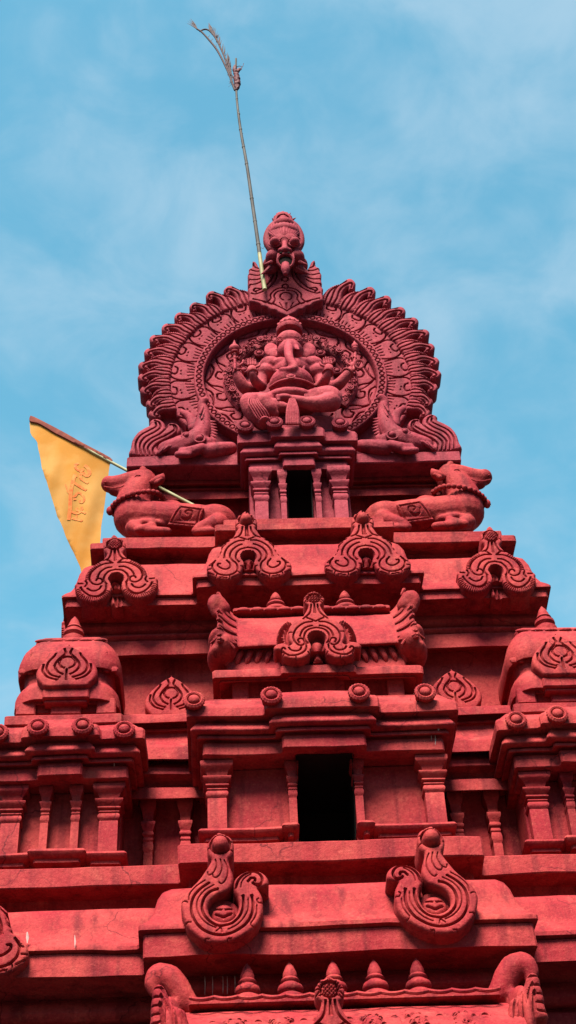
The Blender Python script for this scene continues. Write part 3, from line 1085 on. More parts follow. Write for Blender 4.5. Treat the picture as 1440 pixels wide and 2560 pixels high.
for s in (-1, 1):
    x = halfw(688, 1540, 862, 1532, yr)
    H = zx(1481, yr)-zrg
    obj('finial', finial(H, 0.094), RED, roof, (s*x, yr, zrg+0.008))
    # gable end: a smooth cushion below, a leafy wing with a curled lip above
    tb = Trace(440, 1440, 2.057, 9.31)
    q3 = lambda cx, cy, dy=0.0: tb.p3(cx, cy, dy)
    g = MB()
    g.ball(q3(238, 398, .12), (.112, .19, .118), 18)
    g.ball(q3(208, 345, .11), (.075, .16, .075), 16)
    g.ball(q3(200, 430, .12), (.070, .16, .075), 16)
    # the vault flares out into an upswept mouth
    half_ = [(y, z) for y, z in cv]
    zc0 = half_[0][1]-0.02
    rings = []
    for x, k in ((.56, .98), (.59, 1.03), (.62, 1.09), (.65, 1.17), (.68, 1.28), (.705, 1.39), (.722, 1.44), (.732, 1.40)):
        rings.append([(-x, yr+(y-yr)*(1+(k-1)*.55), zc0+(z-zc0)*k) for y, z in half_])
    g.loft(rings)
    iw = Vector((.062, 0, 0))
    g.chain([q3(185, 175, .14)+iw, q3(158, 128, .11)+iw, q3(140, 150, .10)+iw, q3(150, 200, .11)+iw], [.070, .055, .046, .026], 12)
    g = blend(g, 0.012, 3)
    for j in (2, 3, 4, 5, 6):
        g.tube([Vector(r_[j])+Vector((0, -.006, .004)) for r_ in rings[1:7]], [.008, .013, .015, .016, .014, .010], 7)
    for j in range(9):
        p_, q_ = Vector(rings[6][1]), Vector(rings[6][8])
        i0 = 1+7*j/8
        a_ = Vector(rings[6][int(i0)]).lerp(Vector(rings[6][min(8, int(i0)+1)]), i0-int(i0))
        b_ = Vector(rings[4][int(i0)]).lerp(Vector(rings[4][min(8, int(i0)+1)]), i0-int(i0))
        g.chain([a_+Vector((0, -.010, .004)), a_.lerp(b_, .6)+Vector((0, -.012, .004))], [.017, .010], 6)
    g.tube([q3(170, 345, -.005), q3(205, 318, -.045), q3(250, 325, -.045), q3(292, 372, -.02)], .010, 7)
    mx_ = sum(p.x for p in g.v)/len(g.v)
    off = 0.0
    if s > 0:
        g = g.mirrored()
    g.v = [Vector((p.x+0.012, p.y, p.z)) for p in g.v]
    obj('gable_end', g, RED, roof)

# --- neck of the upper tier and its cornice
Z2 = zx(1462, 9.65)
nk = MB().sweep(rect(2.08, 9.86, 12.7), [(-0.36, zx(1776, 10.2)-0.05), (-0.36, zx(1634, 10.2)), (-0.20, zx(1628, 10.06)), (-0.20, zx(1593, 10.06)), (-0.24, zx(1591, 10.08)), (-0.20, zx(1581, 10.06)), (-0.20, zx(1577, 10.06)), (-0.25, zx(1575, 10.1)),
                (-0.22, zx(1566, 10.07)), (-0.20, zx(1556, 10.06)), (-0.22, zx(1546, 10.08)), (-0.28, zx(1540, 10.12)), (-0.28, Z2+0.02)], rnd=0.004)
obj('tier_neck', nk, RED, TOWER, wob=0.8)
hc2, hs2 = halfw(479, 1465, 1040, 1460, 9.65), halfw(153, 1508, 1362, 1488, 9.86)
upper = obj('upper_cornice', MB().sweep(plan_bay(hc2, 9.65, hs2, 9.86, 12.6), kapota(9.65, (1462, 1444, 1438, 1369)), rnd=0), RED, TOWER, wob=0.8)
pa = at(490+712/6, 1260+900/6, 9.57)
pb = at(905, 1405, 9.57)
xa = (pb.x-pa.x)/2
for s in (-1, 1):
    place('kudu_arch', ME['A'], upper, (s*xa, 9.57, (pa.z+pb.z)/2), (rad(-6), rad(0.6*s-0.6), 0)).scale = (1.03+0.012*s, 1, 1.085-0.012*s)
pa = at(140+840/5.5385, 1300+900/5.5385, 9.78)
for s in (-1, 1):
    place('corner_kudu_arch', ME['B'], upper, (s*abs(pa.x), 9.78, pa.z-0.03), (rad(-6), rad(-0.8+3.2*s), 0)).scale = (1.02-0.02*s, 1, 1.08+0.01*s)
    # the same arch on the side face, seen edge on
    place('corner_kudu_arch', ME['B'], upper, (s*(hs2+0.07), 10.6, pa.z-0.03), (0, 0, s*rad(90)))
pk = at(-92, 2372, 9.14)
place('kudu_arch', ME['A'], lower, (pk.x, 9.14, pk.z)).scale = (1.22, 1.0, 1.22)
place('kudu_arch', ME['A'], lower, (-pk.x, 9.14, pk.z)).scale = (1.22, 1.0, 1.22)
pd, pe = at(440+650/5.5385, 2060+1200/5.5385, 8.90), at(960+722/5.5385, 2040+1200/5.5385, 8.90)
place('open_scroll', ME['D'], lower, (pd.x, 8.895, pd.z), (rad(-5), 0, 0)).scale = (1, 1, 1.075)
place('open_scroll', ME['DM'], lower, (pe.x, 8.895, pe.z), (rad(-5), rad(1.2), 0)).scale = (1.02, 1, 1.06)

# --- upper ledge
uz0, uz1 = zx(1323, 9.75), zx(1306, 9.75)
hcl, hsl = halfw(530, 1323, 980, 1318, 9.75), halfw(225, 1358, 1288, 1331, 9.95)
obj('upper_ledge', MB().sweep(plan_bay(hcl, 9.75, hsl, 9.95, 12.3), [(-0.3, uz0), (0, uz0), (0, uz1), (-0.3, uz1+0.005)]), RED, TOWER, wob=0.8)
obj('upper_ledge_wall', MB().sweep(plan_bay(hcl-0.02, 9.90, hsl-0.05, 10.1, 12.2), [(0, zx(1369, 9.87)-0.03), (0, uz0+0.01)]), RED, TOWER, wob=0.8)
pz = zx(1294, 9.80)
obj('shrine_step', MB().box(-0.66, 0.66, 9.80, 10.4, uz1-0.01, pz, 0.008), RED, TOWER, wob=0.6)
for s in (-1, 1):
    x0, x1 = sorted((s*0.70, s*(hsl-0.10)))
    obj('statue_plinth', MB().box(x0, x1, 9.99, 10.55, uz1-0.01, uz1+0.085, 0.008), RED, TOWER, wob=0.6)

# --- small shrine under the seated statue
VM = (1062, 1091, 1097, 1128, 1131, 1136, 1144, 1163)
ENM = entablature(9.80, VM, 0.82)
ZMA, ZMC = ENM[0][1], ENM[-2][1]
small = obj('small_shrine', niche_wall(0.43, 10.06, 10.6, pz-0.02, ZMA+0.004, 0.105), ROSE, TOWER, wob=0.5)
obj('cornice', MB().sweep(plan_bay(0.235, 9.80, 0.525, 9.86, 10.6), ENM, rnd=0.004, cap0=False).box(-0.42, 0.42, 9.985, 10.5, ZMA+0.006, ZMA+0.05), ROSE, small, wob=0.6)
obj('shade_lining', cell(0.101, 10.08, 10.28, pz+0.004, ZMA-0.006, 9.95), SHADE, small)  # same painted shade behind the small doorway
Hm = zx(1179, 9.98)-pz-0.004
PMW = mesh_of('pilaster', pilaster_mesh(Hm, 0.86, 0.86), ROSE)
PMS = mesh_of('slim_pilaster', pilaster_mesh(Hm, 0.36, 0.6), ROSE)
xw, xs_ = halfw(640, 1260, 838, 1258, 9.98), halfw(697, 1250, 784, 1250, 9.99)
for s in (-1, 1):
    place('pilaster', PMW, small, (s*xw, 9.99, pz-0.004))
    place('slim_pilaster', PMS, small, (s*xs_, 10.0, pz-0.004))
for u, v, y in ((613, 1071, 9.86), (686, 1062, 9.80), (767, 1060, 9.80), (850, 1064, 9.86)):
    place('rosette', mesh_of('rosette', ROSETTE, ROSE) if u == 613 else bpy.data.meshes['rosette.001'], small, at(u, v, y-0.01), (rad(-8), 0, 0))
# --- neck carrying the arch
nz = [(-0.02, uz1), (-0.02, zx(1246, 10.42)), (0.10, zx(1243, 10.30)), (0.10, zx(1227, 10.30)), (0.05, zx(1225, 10.35)), (0.08, zx(1218, 10.32)), (0.03, zx(1215, 10.37)), (0.10, zx(1206, 10.30)), (0.10, zx(1199, 10.30)), (0.03, zx(1191, 10.37)), (0.03, 11.32)]
obj('arch_neck', MB().sweep(rect(1.28, 10.40, 11.6), nz, rnd=0.004), RED, TOWER, wob=0.7)

# --- lower barrel roof with its row of finials
yl = 9.06
zl0 = zx(2516, yl)
lc = []
for o, v in ((8.70, 2660), (8.62, 2640), (8.60, 2600), (8.63, 2575), (8.70, 2552), (8.80, 2534), (8.92, 2522), (yl, 2516)):
    lc.append((o, zx(v, o)))
lc += [(2*yl-y, z) for y, z in reversed(lc[:-1])]
lroof = obj('lower_barrel_roof', MB().prism_x(list(reversed(lc)), -1.0, 1.0), RED, TOWER, wob=0.7)
zlb = min(z for y, z in lc)
lw = MB().sweep(plan_bay(0.50, 8.70, 0.98, 8.78, 9.9), [(-0.10, 0.0), (-0.10, 0.3), (-0.02, 0.34), (-0.02, 0.6), (-0.10, 0.66), (-0.22, 0.7), (-0.22, zlb-1.1), (-0.10, zlb-1.06), (-0.10, zlb-0.9), (0.03, zlb-0.86), (0.05, zlb-0.7), (0.05, zlb-0.52), (-0.06, zlb-0.45), (-0.06, zlb-0.25), (0.04, zlb-0.22), (0.04, zlb-0.08), (-0.05, zlb-0.04), (-0.05, zlb+0.05)], cap=True)
obj('lower_shrine', lw, RED, TOWER, wob=1)
lr = MB()
lr.box(-0.92, 0.92, yl-0.16, yl+0.16, zl0-0.04, zl0+0.012)
obj('ridge', lr, RED, lroof)
# scalloped hem and panels: bands of rings between pierced flower panels
bd = MB()
for i in range(13):
    x = -0.84+0.14*i
    pts = [(x-0.07+0.14*t/8, yl-0.19-0.05*math.sin(math.pi*t/8), zl0-0.006-0.035*math.sin(math.pi*t/8)) for t in range(9)]
    bd.tube(pts, 0.013, 7)
hp = MB()
for i in range(7):
    x = -0.78+0.26*i
    a, b = Vector((x, 8.745, zx(2548, 8.74))), Vector((x, 8.60, zx(2605, 8.60)))
    t = (b-a).normalized()
    for d in (-0.055, 0.055):
        hp.tube([a+Vector((d, 0, 0)), b+Vector((d, 0, 0))], 0.010, 6)
    for j in range(5):
        c = a.lerp(b, (j+0.5)/5)+Vector((0, -0.012, 0.004))
        hp.torus(c, 0.026, 0.008, Matrix.Rotation(rad(-25), 3, 'X'), 12, 6)
    if i < 6:
        for k in range(46):
            q = random.random()
            w = (random.random()-0.5)*0.13
            c = a.lerp(b, q)+Vector((0.13+w, -0.03*math.cos(w*18)-0.008, 0))
            hp.torus(c, 0.012+0.006*random.random(), 0.006, Matrix.Rotation(random.random()*3, 3, 'Y') @ Matrix.Rotation(rad(-30), 3, 'X'), 8, 5)
        hp.ball(a.lerp(b, 0.5)+Vector((0.13, 0.02, 0)), (0.07, 0.04, 0.10), 12)
obj('scalloped_hem', bd, RED, lroof)
obj('flower_panel', hp, RED, lroof)
FL = mesh_of('finial', finial(zx(2404, yl)-zl0, 0.098))
for u, v in ((620, 2515), (728, 2512), (838, 2508), (942, 2502), (1050, 2498)):
    p = at(u, v, yl)
    place('finial', FL, lroof, (p.x, yl, zl0+0.006))
place('kudu_arch', ME['C'], lroof, (at(830, 2560, 8.5).x, 8.52, at(833, 2437, 8.52).z-1.10*KC_OUT[0].y)).scale = (1.12, 1, 1.10)
for s in (-1, 1):
    g = MB()
    tl = Trace(340, 2360, 2.88, 8.95)
    pz_ = lambda cx, cy, y=8.95: tl.p3(cx, cy, y-8.95)
    q = [pz_(560, 450), pz_(440, 430), pz_(350, 360), pz_(290, 270), pz_(230, 200), pz_(150, 165), pz_(120, 185)]
    g.chain([(-abs(p.x), yl-0.02*i/3, p.z) for i, p in enumerate(q)], [0.02, 0.055, 0.076, 0.084, 0.084, 0.062, 0.030])
    q = [pz_(130, 190), pz_(110, 260), pz_(130, 330)]
    g.chain([(-abs(p.x), yl-0.05, p.z) for p in q], [0.055, 0.048, 0.030])
    g.ball((-1.03, yl, zl0-0.25), (0.085, 0.40, 0.30), 18)
    g = blend(g, 0.016, 5)
    tf = Trace(340, 2360, 2.88, 8.70, (240, 450))
    lf = spline(tf([(150, 285), (190, 290), (215, 330), (240, 380), (280, 430), (345, 470), (365, 520), (370, 640), (110, 640), (105, 540), (105, 450), (115, 380), (120, 320)]), 3, True)
    fan = relief(lf, stroke_set(tf, [[(195, 340), (235, 400), (260, 500), (265, 640)], [(190, 380), (215, 450), (230, 540), (235, 640)], [(300, 460), (330, 540), (335, 640)], [(180, 440), (190, 520), (200, 640)], [(265, 425), (295, 500), (305, 640)]]),
                 hatch(spline(tf([(120, 320), (115, 380), (105, 450), (105, 540), (110, 640)])), 0.05, 0.055, 1), step=0.011, thick=0.30, dome=0.03, depth=0.026)
    g.join(fan, Matrix.Translation(tf.a))
    if s > 0:
        g = g.mirrored()
    obj('gable_end', g, RED, lroof)

# lime drips and droppings on the red paint


def drip(u, v0, v1, y, r=0.008):
    a, b = at(u, v0, y), at(u, v1, y)
    obj('lime_drip', MB().tube([a, a.lerp(b, 0.5)+Vector((0.002, 0, 0)), b], [r*0.4, r, r*0.2], 7, 0.35), LIME, TOWER)


for u, v0, v1, y, r in ((68, 2330, 2358, 9.195, 0.010), (187, 2338, 2370, 9.195, 0.005), (1252, 2335, 2356, 8.998, 0.009), (1096, 1812, 1826, 9.21, 0.012), (1088, 1838, 1862, 9.255, 0.006), (1078, 1836, 1858, 9.255, 0.004), (277, 1880, 1895, 9.505, 0.005), (285, 1896, 1925, 9.505, 0.004)):
    drip(u, v0, v1, y, r)
for u in (455, 492, 512, 531, 555, 568, 588, 600, 640):
    drip(u, 2404, 2424, 9.247, 0.004)
for u, v1 in ((512, 2488), (531, 2494), (557, 2484), (568, 2486), (587, 2478)):
    drip(u, 2440, v1, 9.215, 0.004)

# ================================================================== horseshoe arch on the summit
AZ, AY, AC = 11.42, 10.25, 1.13            # base height, front plane, height of the ring centre above the base
ARCH = thing('arch_panel', (0, AY, AZ), 'horseshoe shaped carved arch with flame leaves and lion mask crest on the tower top', 'carved arch')


def pol(r, a):
    return Vector((r*math.cos(rad(a)), AC+r*math.sin(rad(a))))


obj('base_slab', MB().box(-1.49, 1.45, 10.12, 10.85, 11.295, AZ, 0.01), ROSE, ARCH, wob=0.8)
bp = [pol(1.18, a) for a in range(-30, 211, 6)]
bp = [Vector((1.25, 0.0)), Vector((1.27, 0.45)), Vector((1.30, 0.85)), Vector((1.25, 1.15))]+[p for p in bp if p.y > 1.2]+[Vector((-1.25, 1.15)), Vector((-1.30, 0.85)), Vector((-1.27, 0.45)), Vector((-1.25, 0.0))]
obj('back_plate', relief(bp, [], step=0.05, thick=0.30, edge=0.02), ROSE, ARCH, (0, 10.37, AZ))

# lotus petals
ring = [pol(1.155, a) for a in range(-34, 215, 3)]+[pol(0.88, a) for a in range(214, -35, -3)]
gr, fi = [], []
NP = 16
for side in (-1, 1):
    for k in range(8):
        ac = 90+side*(9+k*14.6)

        def q(rho, t):
            r = 0.885+0.26*rho
            return pol(r, ac-side*math.degrees(t/r)*-1)
        gr.append(spline([q(1.02, .06), q(.86, .105), q(.62, .128), (q(.34, .118)), q(.05, .085)], 4))
        gr.append(spline([q(.92, -.10), q(.75, -.125), q(.5, -.115), q(.2, -.10)], 4))
        gr.append(spline([q(.88, .045), q(.78, .055), q(.70, .02), q(.72, -.03), q(.82, -.045)], 4))
        for j in range(4):
            t = -.065+.04*j
            fi.append([q(.03, t*.8), q(.40-.03*j, t*1.1)])
        fi.append([q(.58, 0.0), q(.58, 0.012)])
        fi.append([q(.56, .045), q(.56, .057)])
obj('petal_ring', relief(ring, gr, fi, step=0.0105, thick=0.10, depth=0.028, width=0.0075, fdepth=0.016, fwidth=0.0050, edge=0.02), ROSE, ARCH, (0, 10.285, AZ))

# string of beads
ring = [pol(0.905, a) for a in range(-60, 241, 3)]+[pol(0.812, a) for a in range(240, -61, -3)]
gr = []
for k in range(71):
    a = -58+k*296/70
    gr.append(circ(pol(0.858, a), 0.0235, 0, 360, 10))
obj('bead_ring', relief(ring, gr, step=0.0072, thick=0.14, depth=0.016, width=0.0055, edge=0.016), ROSE, ARCH, (0, 10.245, AZ))

# scrolling foliage inside the beads
disc = [pol(0.815, a) for a in range(0, 360, 4)]
gr, fi = [], []
for side in (-1, 1):
    for k in range(6):
        a0 = 90+side*(12+k*25)

        def q(r, da):
            return pol(r, a0+side*da)
        gr.append(spline([q(.795, 0), q(.74, 4), q(.66, 6), q(.60, 11), q(.60, 18), q(.66, 22), q(.71, 19), q(.70, 14), q(.665, 14)], 4))
        gr.append(spline([q(.79, 8), q(.745, 12), q(.755, 20), q(.79, 25)], 4))
        gr.append(spline([q(.56, 2), q(.58, 10), q(.55, 18)], 4))
        fi.append(spline([q(.77, 3), q(.70, 9), q(.64, 13)], 3))
        fi.append(spline([q(.77, 14), q(.76, 19)], 3))
obj('foliage_panel', relief(disc, gr, fi, step=0.0115, thick=0.06, depth=0.032, width=0.0080, fdepth=0.016, fwidth=0.0050, edge=0.02), ROSE, ARCH, (0, 10.335, AZ))

# openwork garland behind the statue
gl = MB()
rnd_ = random.Random(3)
for k in range(420):
    a = -38+256*rnd_.random()
    w = rnd_.uniform(-0.034, 0.034)
    p = pol(0.56+w, a)
    gl.torus((p.x*1.04, AY+0.035-0.03*math.cos(w*30)+rnd_.uniform(-.01, .01), AZ+p.y+0.02), 0.011+0.005*rnd_.random(), 0.0052, Matrix.Rotation(rnd_.uniform(-.9, .9), 3, 'X') @ Matrix.Rotation(rnd_.uniform(-.9, .9), 3, 'Z'), 9, 5)
for k in range(9):
    p = pol(0.56, -20+220*k/8)
    gl.torus((p.x*1.04, AY-0.01, AZ+p.y+0.02), 0.027, 0.009, None, 14, 6)
    gl.torus((p.x*1.04, AY-0.018, AZ+p.y+0.02), 0.011, 0.007, None, 10, 6)
gl.tube([(pol(0.56, a).x*1.04, AY+0.075, AZ+pol(0.56, a).y+0.02) for a in range(-38, 219, 4)], 0.055, 8, 0.5)
obj('garland', gl, ROSE, ARCH)
for u, v in ((648, 880), (622, 902), (609, 922), (801, 879), (827, 898), (843, 924)):
    p = at(u, v, 10.28)
    o = place('rosette', bpy.data.meshes['rosette.001'], ARCH, (p.x, 10.315, p.z))
    o.scale = (0.66, 0.7, 0.66)

# flame leaves round the rim
lf = spline([(-.075, 0), (.085, 0), (.100, .07), (.082, .14), (.040, .188), (.002, .212), (-.020, .242), (-.045, .272), (-.085, .278), (-.128, .252), (-.142, .212), (-.128, .178), (-.102, .172), (-.088, .19), (-.072, .165), (-.068, .12), (-.085, .06)], 4, True)
lg = [spline(x, 4) for x in ([(-.035, 0), (-.042, .07), (-.03, .13), (-.045, .185), (-.085, .225), (-.112, .222), (-.115, .198)],
                             [(.0, 0), (.004, .07), (.012, .13), (-.002, .185), (-.045, .235)], [(.040, 0), (.050, .07), (.042, .125), (.010, .175)])]
lh = spline([(.085, 0), (.100, .07), (.082, .14), (.040, .188), (.002, .212)])
LEAF = relief(lf, lg, hatch(lh, 0.026, 0.019, 1), step=0.0085, thick=0.16, depth=0.028, width=0.0075, fdepth=0.011, fwidth=0.0042, edge=0.022, dome=0.014)
LM = {-1: set_mesh('flame_leaf', LEAF, [ROSE], 40), 1: set_mesh('flame_leaf_mirrored', LEAF.mirrored(), [ROSE], 40)}
c6 = lambda x, y: (300+x/3.6, 700+y/3.6)
c7 = lambda x, y: (760+x/3.6, 680+y/3.6)
tips = {-1: [c6(*p) for p in [(960, 50), (800, 100), (640, 205), (500, 295), (390, 405), (280, 510), (225, 635), (175, 755), (180, 870), (200, 985), (250, 1110), (282, 1205)]],
        1: [c7(*p) for p in [(440, 60), (620, 135), (775, 215), (905, 315), (1015, 420), (1115, 530), (1170, 660), (1210, 785), (1220, 910), (1190, 1030), (1150, 1170), (1118, 1268)]]}
for side, L_ in tips.items():
    for i, (u, v) in enumerate(L_):
        p = at(u, v, 10.24)
        dx, dz_ = p.x, p.z-AZ-AC
        R_, a = math.hypot(dx, dz_), math.degrees(math.atan2(dz_, dx))
        k = (R_-1.125)/0.262
        a2 = a-side*-1*math.degrees(0.105/1.36)*(-1 if side < 0 else 1)*side if False else a+side*math.degrees(0.105/R_)
        b = pol(1.125, a2)
        o = place('flame_leaf', LM[side], ARCH, (b.x, 10.262+0.004*(i % 2), AZ+b.y), (0, rad(90-a2), 0))
        o.scale = (1.08+0.03*math.sin(i*2.1), 1, k*(1+0.02*math.sin(i*1.7)))

# water beasts at the feet with curling tails
TT = Trace(300, 700, 3.6, 10.16)
a0 = Vector((TT.p3(0, 0).x, 10.16, AZ))
TT.a = Vector((0, 0, AZ))
tl_out = spline(TT([(100, 1578), (98, 1500), (112, 1430), (155, 1370), (215, 1330), (268, 1302), (268, 1268), (312, 1246), (362, 1254), (402, 1285), (414, 1328), (428, 1315), (428, 1292), (472, 1282), (522, 1298), (548, 1342), (530, 1385), (475, 1420), (405, 1442), (352, 1478), (340, 1520), (400, 1578)]), 4, True)
tg = stroke_set(TT, [[(150, 1560), (142, 1480), (180, 1410), (265, 1360), (325, 1325), (322, 1292)], [(190, 1565), (180, 1490), (222, 1425), (315, 1375), (365, 1330), (350, 1285), (318, 1272)],
                     [(228, 1568), (216, 1502), (268, 1442), (360, 1392), (408, 1345)], [(266, 1570), (252, 1512), (306, 1454), (415, 1402), (490, 1352), (482, 1316)], [(304, 1572), (296, 1522), (346, 1468), (440, 1424), (512, 1366), (498, 1312), (458, 1308)]])
tail = relief(tl_out, tg, hatch(spline(TT([(98, 1500), (112, 1430), (155, 1370), (215, 1330), (268, 1302)])), 0.028, 0.018, 1), step=0.0085, thick=0.22, depth=0.028, width=0.0078, fwidth=0.0045, dome=0.015, edge=0.02)
BT = MB()
B = lambda cx, cy, dy=0.0: TT.p3(cx, cy, dy)
BT.chain([B(420, 1535, .02), B(540, 1520, .0), B(650, 1480, -.02), B(690, 1430, -.02)], [.09, .12, .12, .10])
BT.chain([B(690, 1440, -.03), B(735, 1370, -.03), B(752, 1280, -.02), B(752, 1190, -.02), B(738, 1120, -.03), B(765, 1085, -.05)], [.11, .085, .07, .055, .045, .04])
BT.chain([B(700, 1470, -.04), B(780, 1470, -.05), B(830, 1455, -.05)], [.08, .06, .04])
BT.chain([B(560, 1560, -.08), B(650, 1545, -.11), B(740, 1510, -.10)], [.05, .055, .045])
BT.chain([B(520, 1572, -.12), B(620, 1572, -.13)], [.035, .03])
BT.chain([B(790, 1545, -.06), B(900, 1530, -.05), B(1000, 1515, -.02)], [.07, .075, .06])
BT.chain([B(660, 1340, .02), B(640, 1250, .04), B(560, 1190, .05)], [.05, .05, .03])
beast = blend(BT, 0.013, 4)
bx = MB()
for k in range(8):
    y = 1285+k*24
    bx.cone(B(815+12*math.sin(k/7*3), y, -.03), B(885-6*abs(k-3.5), y-14+4*k, -.06), .024)
for cx, cy, r in ((600, 1405, .042), (715, 1425, .050)):
    p = B(cx, cy, -.115)
    bx.torus(p, r, .011, None, 16, 6)
    bx.ball((p.x, p.y, p.z), (r*.7, .035, r*.7), 12)
for k in range(6):
    bx.chain([B(600-40*k, 1455+10*k, -.07), B(520-34*k, 1450+22*k, -.06), B(470-24*k, 1495+12*k, -.03)], [.020, .022, .012], 7)
for k in range(4):
    bx.chain([B(760-14*k, 1340-45*k, -.10), B(786-12*k, 1290-50*k, -.07)], [.010, .008], 6)
for s in (-1, 1):
    t_, b_, x_ = MB().join(tail, Matrix.Translation((0, 10.16, AZ))), MB().join(beast), MB().join(bx)
    if s > 0:
        t_, b_, x_ = t_.mirrored(), b_.mirrored(), x_.mirrored()
    o = obj('water_beast', b_, ROSE, ARCH)
    obj('curled_tail', t_, ROSE, o)
    obj('carved_face', x_, ROSE, o)

# --- crest under the lion mask
TK = Trace(560, 500, 4.8, 10.17)
TK.a = Vector((0, 0, AZ))
ax = TK.one((757, 1360)).x
cr = [(757, 700), (850, 700), (880, 800), (960, 850), (1020, 800), (1050, 735), (1090, 722), (1102, 790), (1145, 812), (1148, 850), (1170, 890), (1164, 950), (1176, 1000), (1160, 1025), (1190, 1060), (1182, 1120), (1190, 1195), (1130, 1215), (1070, 1235), (1040, 1262), (985, 1275), (950, 1305), (890, 1318), (850, 1348), (757, 1388)]
h = spline(TK(cr), 3)
for p in h:
    p.x -= ax
co = h+[Vector((-p.x, p.y)) for p in reversed(h) if abs(p.x) > 0.004]


def half(lines, k=4):
    out = []
    for l in lines:
        q = spline(TK(l), k)
        for p in q:
            p.x -= ax
        out.append(q)
    return both(out)


kg = half([[(815, 850), (835, 940), (900, 1020), (985, 1080), (1100, 1120), (1150, 1110)], [(850, 840), (875, 920), (940, 1000), (1020, 1060), (1110, 1090)],
           [(757, 1086), (840, 1100), (885, 1145), (880, 1195), (925, 1245), (960, 1235)], [(757, 1055), (850, 1070), (925, 1130), (930, 1180), (990, 1225), (1030, 1210)],
           [(757, 1330), (860, 1270), (1000, 1215), (1140, 1180)], [(970, 880), (1060, 900), (1150, 880)], [(975, 920), (1070, 950), (1155, 945)], [(990, 960), (1080, 1000), (1160, 1005)], [(985, 840), (1060, 850), (1130, 825)], [(1020, 815), (1070, 800), (1085, 750)], [(1040, 1060), (1100, 1055), (1120, 1080), (1090, 1100)]])
kf = half([[(757, 1240), (757, 1310)], [(800, 1290), (830, 1230)], [(870, 1260), (905, 1235)]])
kc = []
for cx, cy, r in ((757, 868, .030), (757, 952, .032), (757, 1038, .030), (757, 1160, .058)):
    q = TK.one((cx, cy))
    kc.append(circ((0, q.y), r, -60 if r > .05 else 0, 240 if r > .05 else 360))
crest = obj('crest', relief(co, kg+kc, kf, step=0.009, thick=0.24, depth=0.028, width=0.0068, fwidth=0.0045, dome=0.005, edge=0.014), ROSE, ARCH, (ax, 10.17, AZ))

# --- lion mask
TL = Trace(560, 500, 4.8, 10.06)
K = lambda cx, cy, dy=0.0: TL.p3(cx, cy, dy)
m = MB()
m.ball(K(716, 455, .05), (.160, .15, .105), 20)
m.ball(K(714, 380, .08), (.115, .12, .085), 20)
m.ball(K(722, 560, .02), (.165, .15, .15), 20)
m.ball(K(728, 650, .05), (.16, .15, .13), 20)
m.ball(K(735, 720, .10), (.15, .13, .13), 20)
for s in (-1, 1):
    m.ball(K(732+s*150, 655, -.04), (.072, .090, .075), 16)
    m.ball(K(735+s*172, 765, .06), (.085, .11, .085), 16)
    m.chain([K(722+s*150, 590, .0), K(718+s*195, 530, .03), K(716+s*195, 460, .07), K(716+s*150, 390, .10), K(716+s*85, 340, .10)], [.045, .045, .040, .036, .030])
m.chain([K(724, 485, -.10), K(727, 515, -.14), K(728, 540, -.165)], [.022, .030, .040])
for s in (-1, 1):
    m.ball(K(728+s*46, 555, -.14), (.036, .034, .026), 10)
m = blend(m, 0.010, 3)
mask = obj('lion_mask', m, ROSE, ARCH)
mm = MB()
for i in range(13):
    a = rad(4+172*i/12)
    ca, sa = math.cos(a), math.sin(a)
    p = [K(722+50*ca, 455-18*sa, -.115), K(719+115*ca, 440-55*sa, -.105+.05*abs(ca)), K(717+155*ca, 435-92*sa, -.055+.06*abs(ca)), K(716+172*ca, 432-118*sa, .02+.05*abs(ca))]
    mm.chain(p, [.013, .022, .025, .016], 8)
obj('mane', mm, ROSE, mask)
for s in (-1, 1):
    e = MB()
    p = K(726+s*122, 478, -.125)
    e.ball(p, (.050, .065, .050), 16)
    e.torus(p+Vector((0, .016, 0)), .054, .009, Matrix.Rotation(rad(-15), 3, 'X'), 18, 7)
    e.chain([K(726+s*62, 470, -.13), K(726+s*120, 415, -.13), K(726+s*180, 455, -.08)], [.010, .014, .009], 8)
    obj('eye', e, ROSE, mask)
mo = MB()
p = K(737, 655, -.145)
mo.torus(p, .078, .014, Matrix.Rotation(rad(12), 3, 'X'), 22, 8)
obj('lip', mo, ROSE, mask)
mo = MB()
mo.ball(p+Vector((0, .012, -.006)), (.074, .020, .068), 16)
obj('mouth_shade', mo, SHADE, mask)  # dark ball painted as the shade inside the open mouth
for s in (-1, 1):
    obj('nostril', MB().ball(K(728+s*46, 572, -.168), (.018, .014, .012), 10), SHADE, mask)  # dark spots painted as the shade in the nostrils
tg_ = MB()
tg_.chain([K(737, 700, -.150), K(737, 735, -.178), K(738, 768, -.185)], [.042, .044, .026], 12)
obj('tongue', tg_, ROSE, mask)
for s in (-1, 1):
    tk = MB()
    tk.cone(K(738+s*165, 690, -.07), K(738+s*268, 705, -.10), .024)
    tk.cone(K(738+s*165, 780, .0), K(742+s*305, 815, -.07), .05)
    tk.cone(K(738+s*85, 595, -.13), K(738+s*105, 625, -.16), .015)
    obj('tusk', tk, ROSE, mask)
piv = K(735, 740, .12)
TLT = Matrix.Translation(piv) @ Matrix.Rotation(rad(10), 4, 'X') @ Matrix.Translation(-piv)
for o in [mask]+list(mask.children):
    o.data.transform(Matrix.Translation(-WL[o.name]) @ TLT @ Matrix.Translation(WL[o.name]))
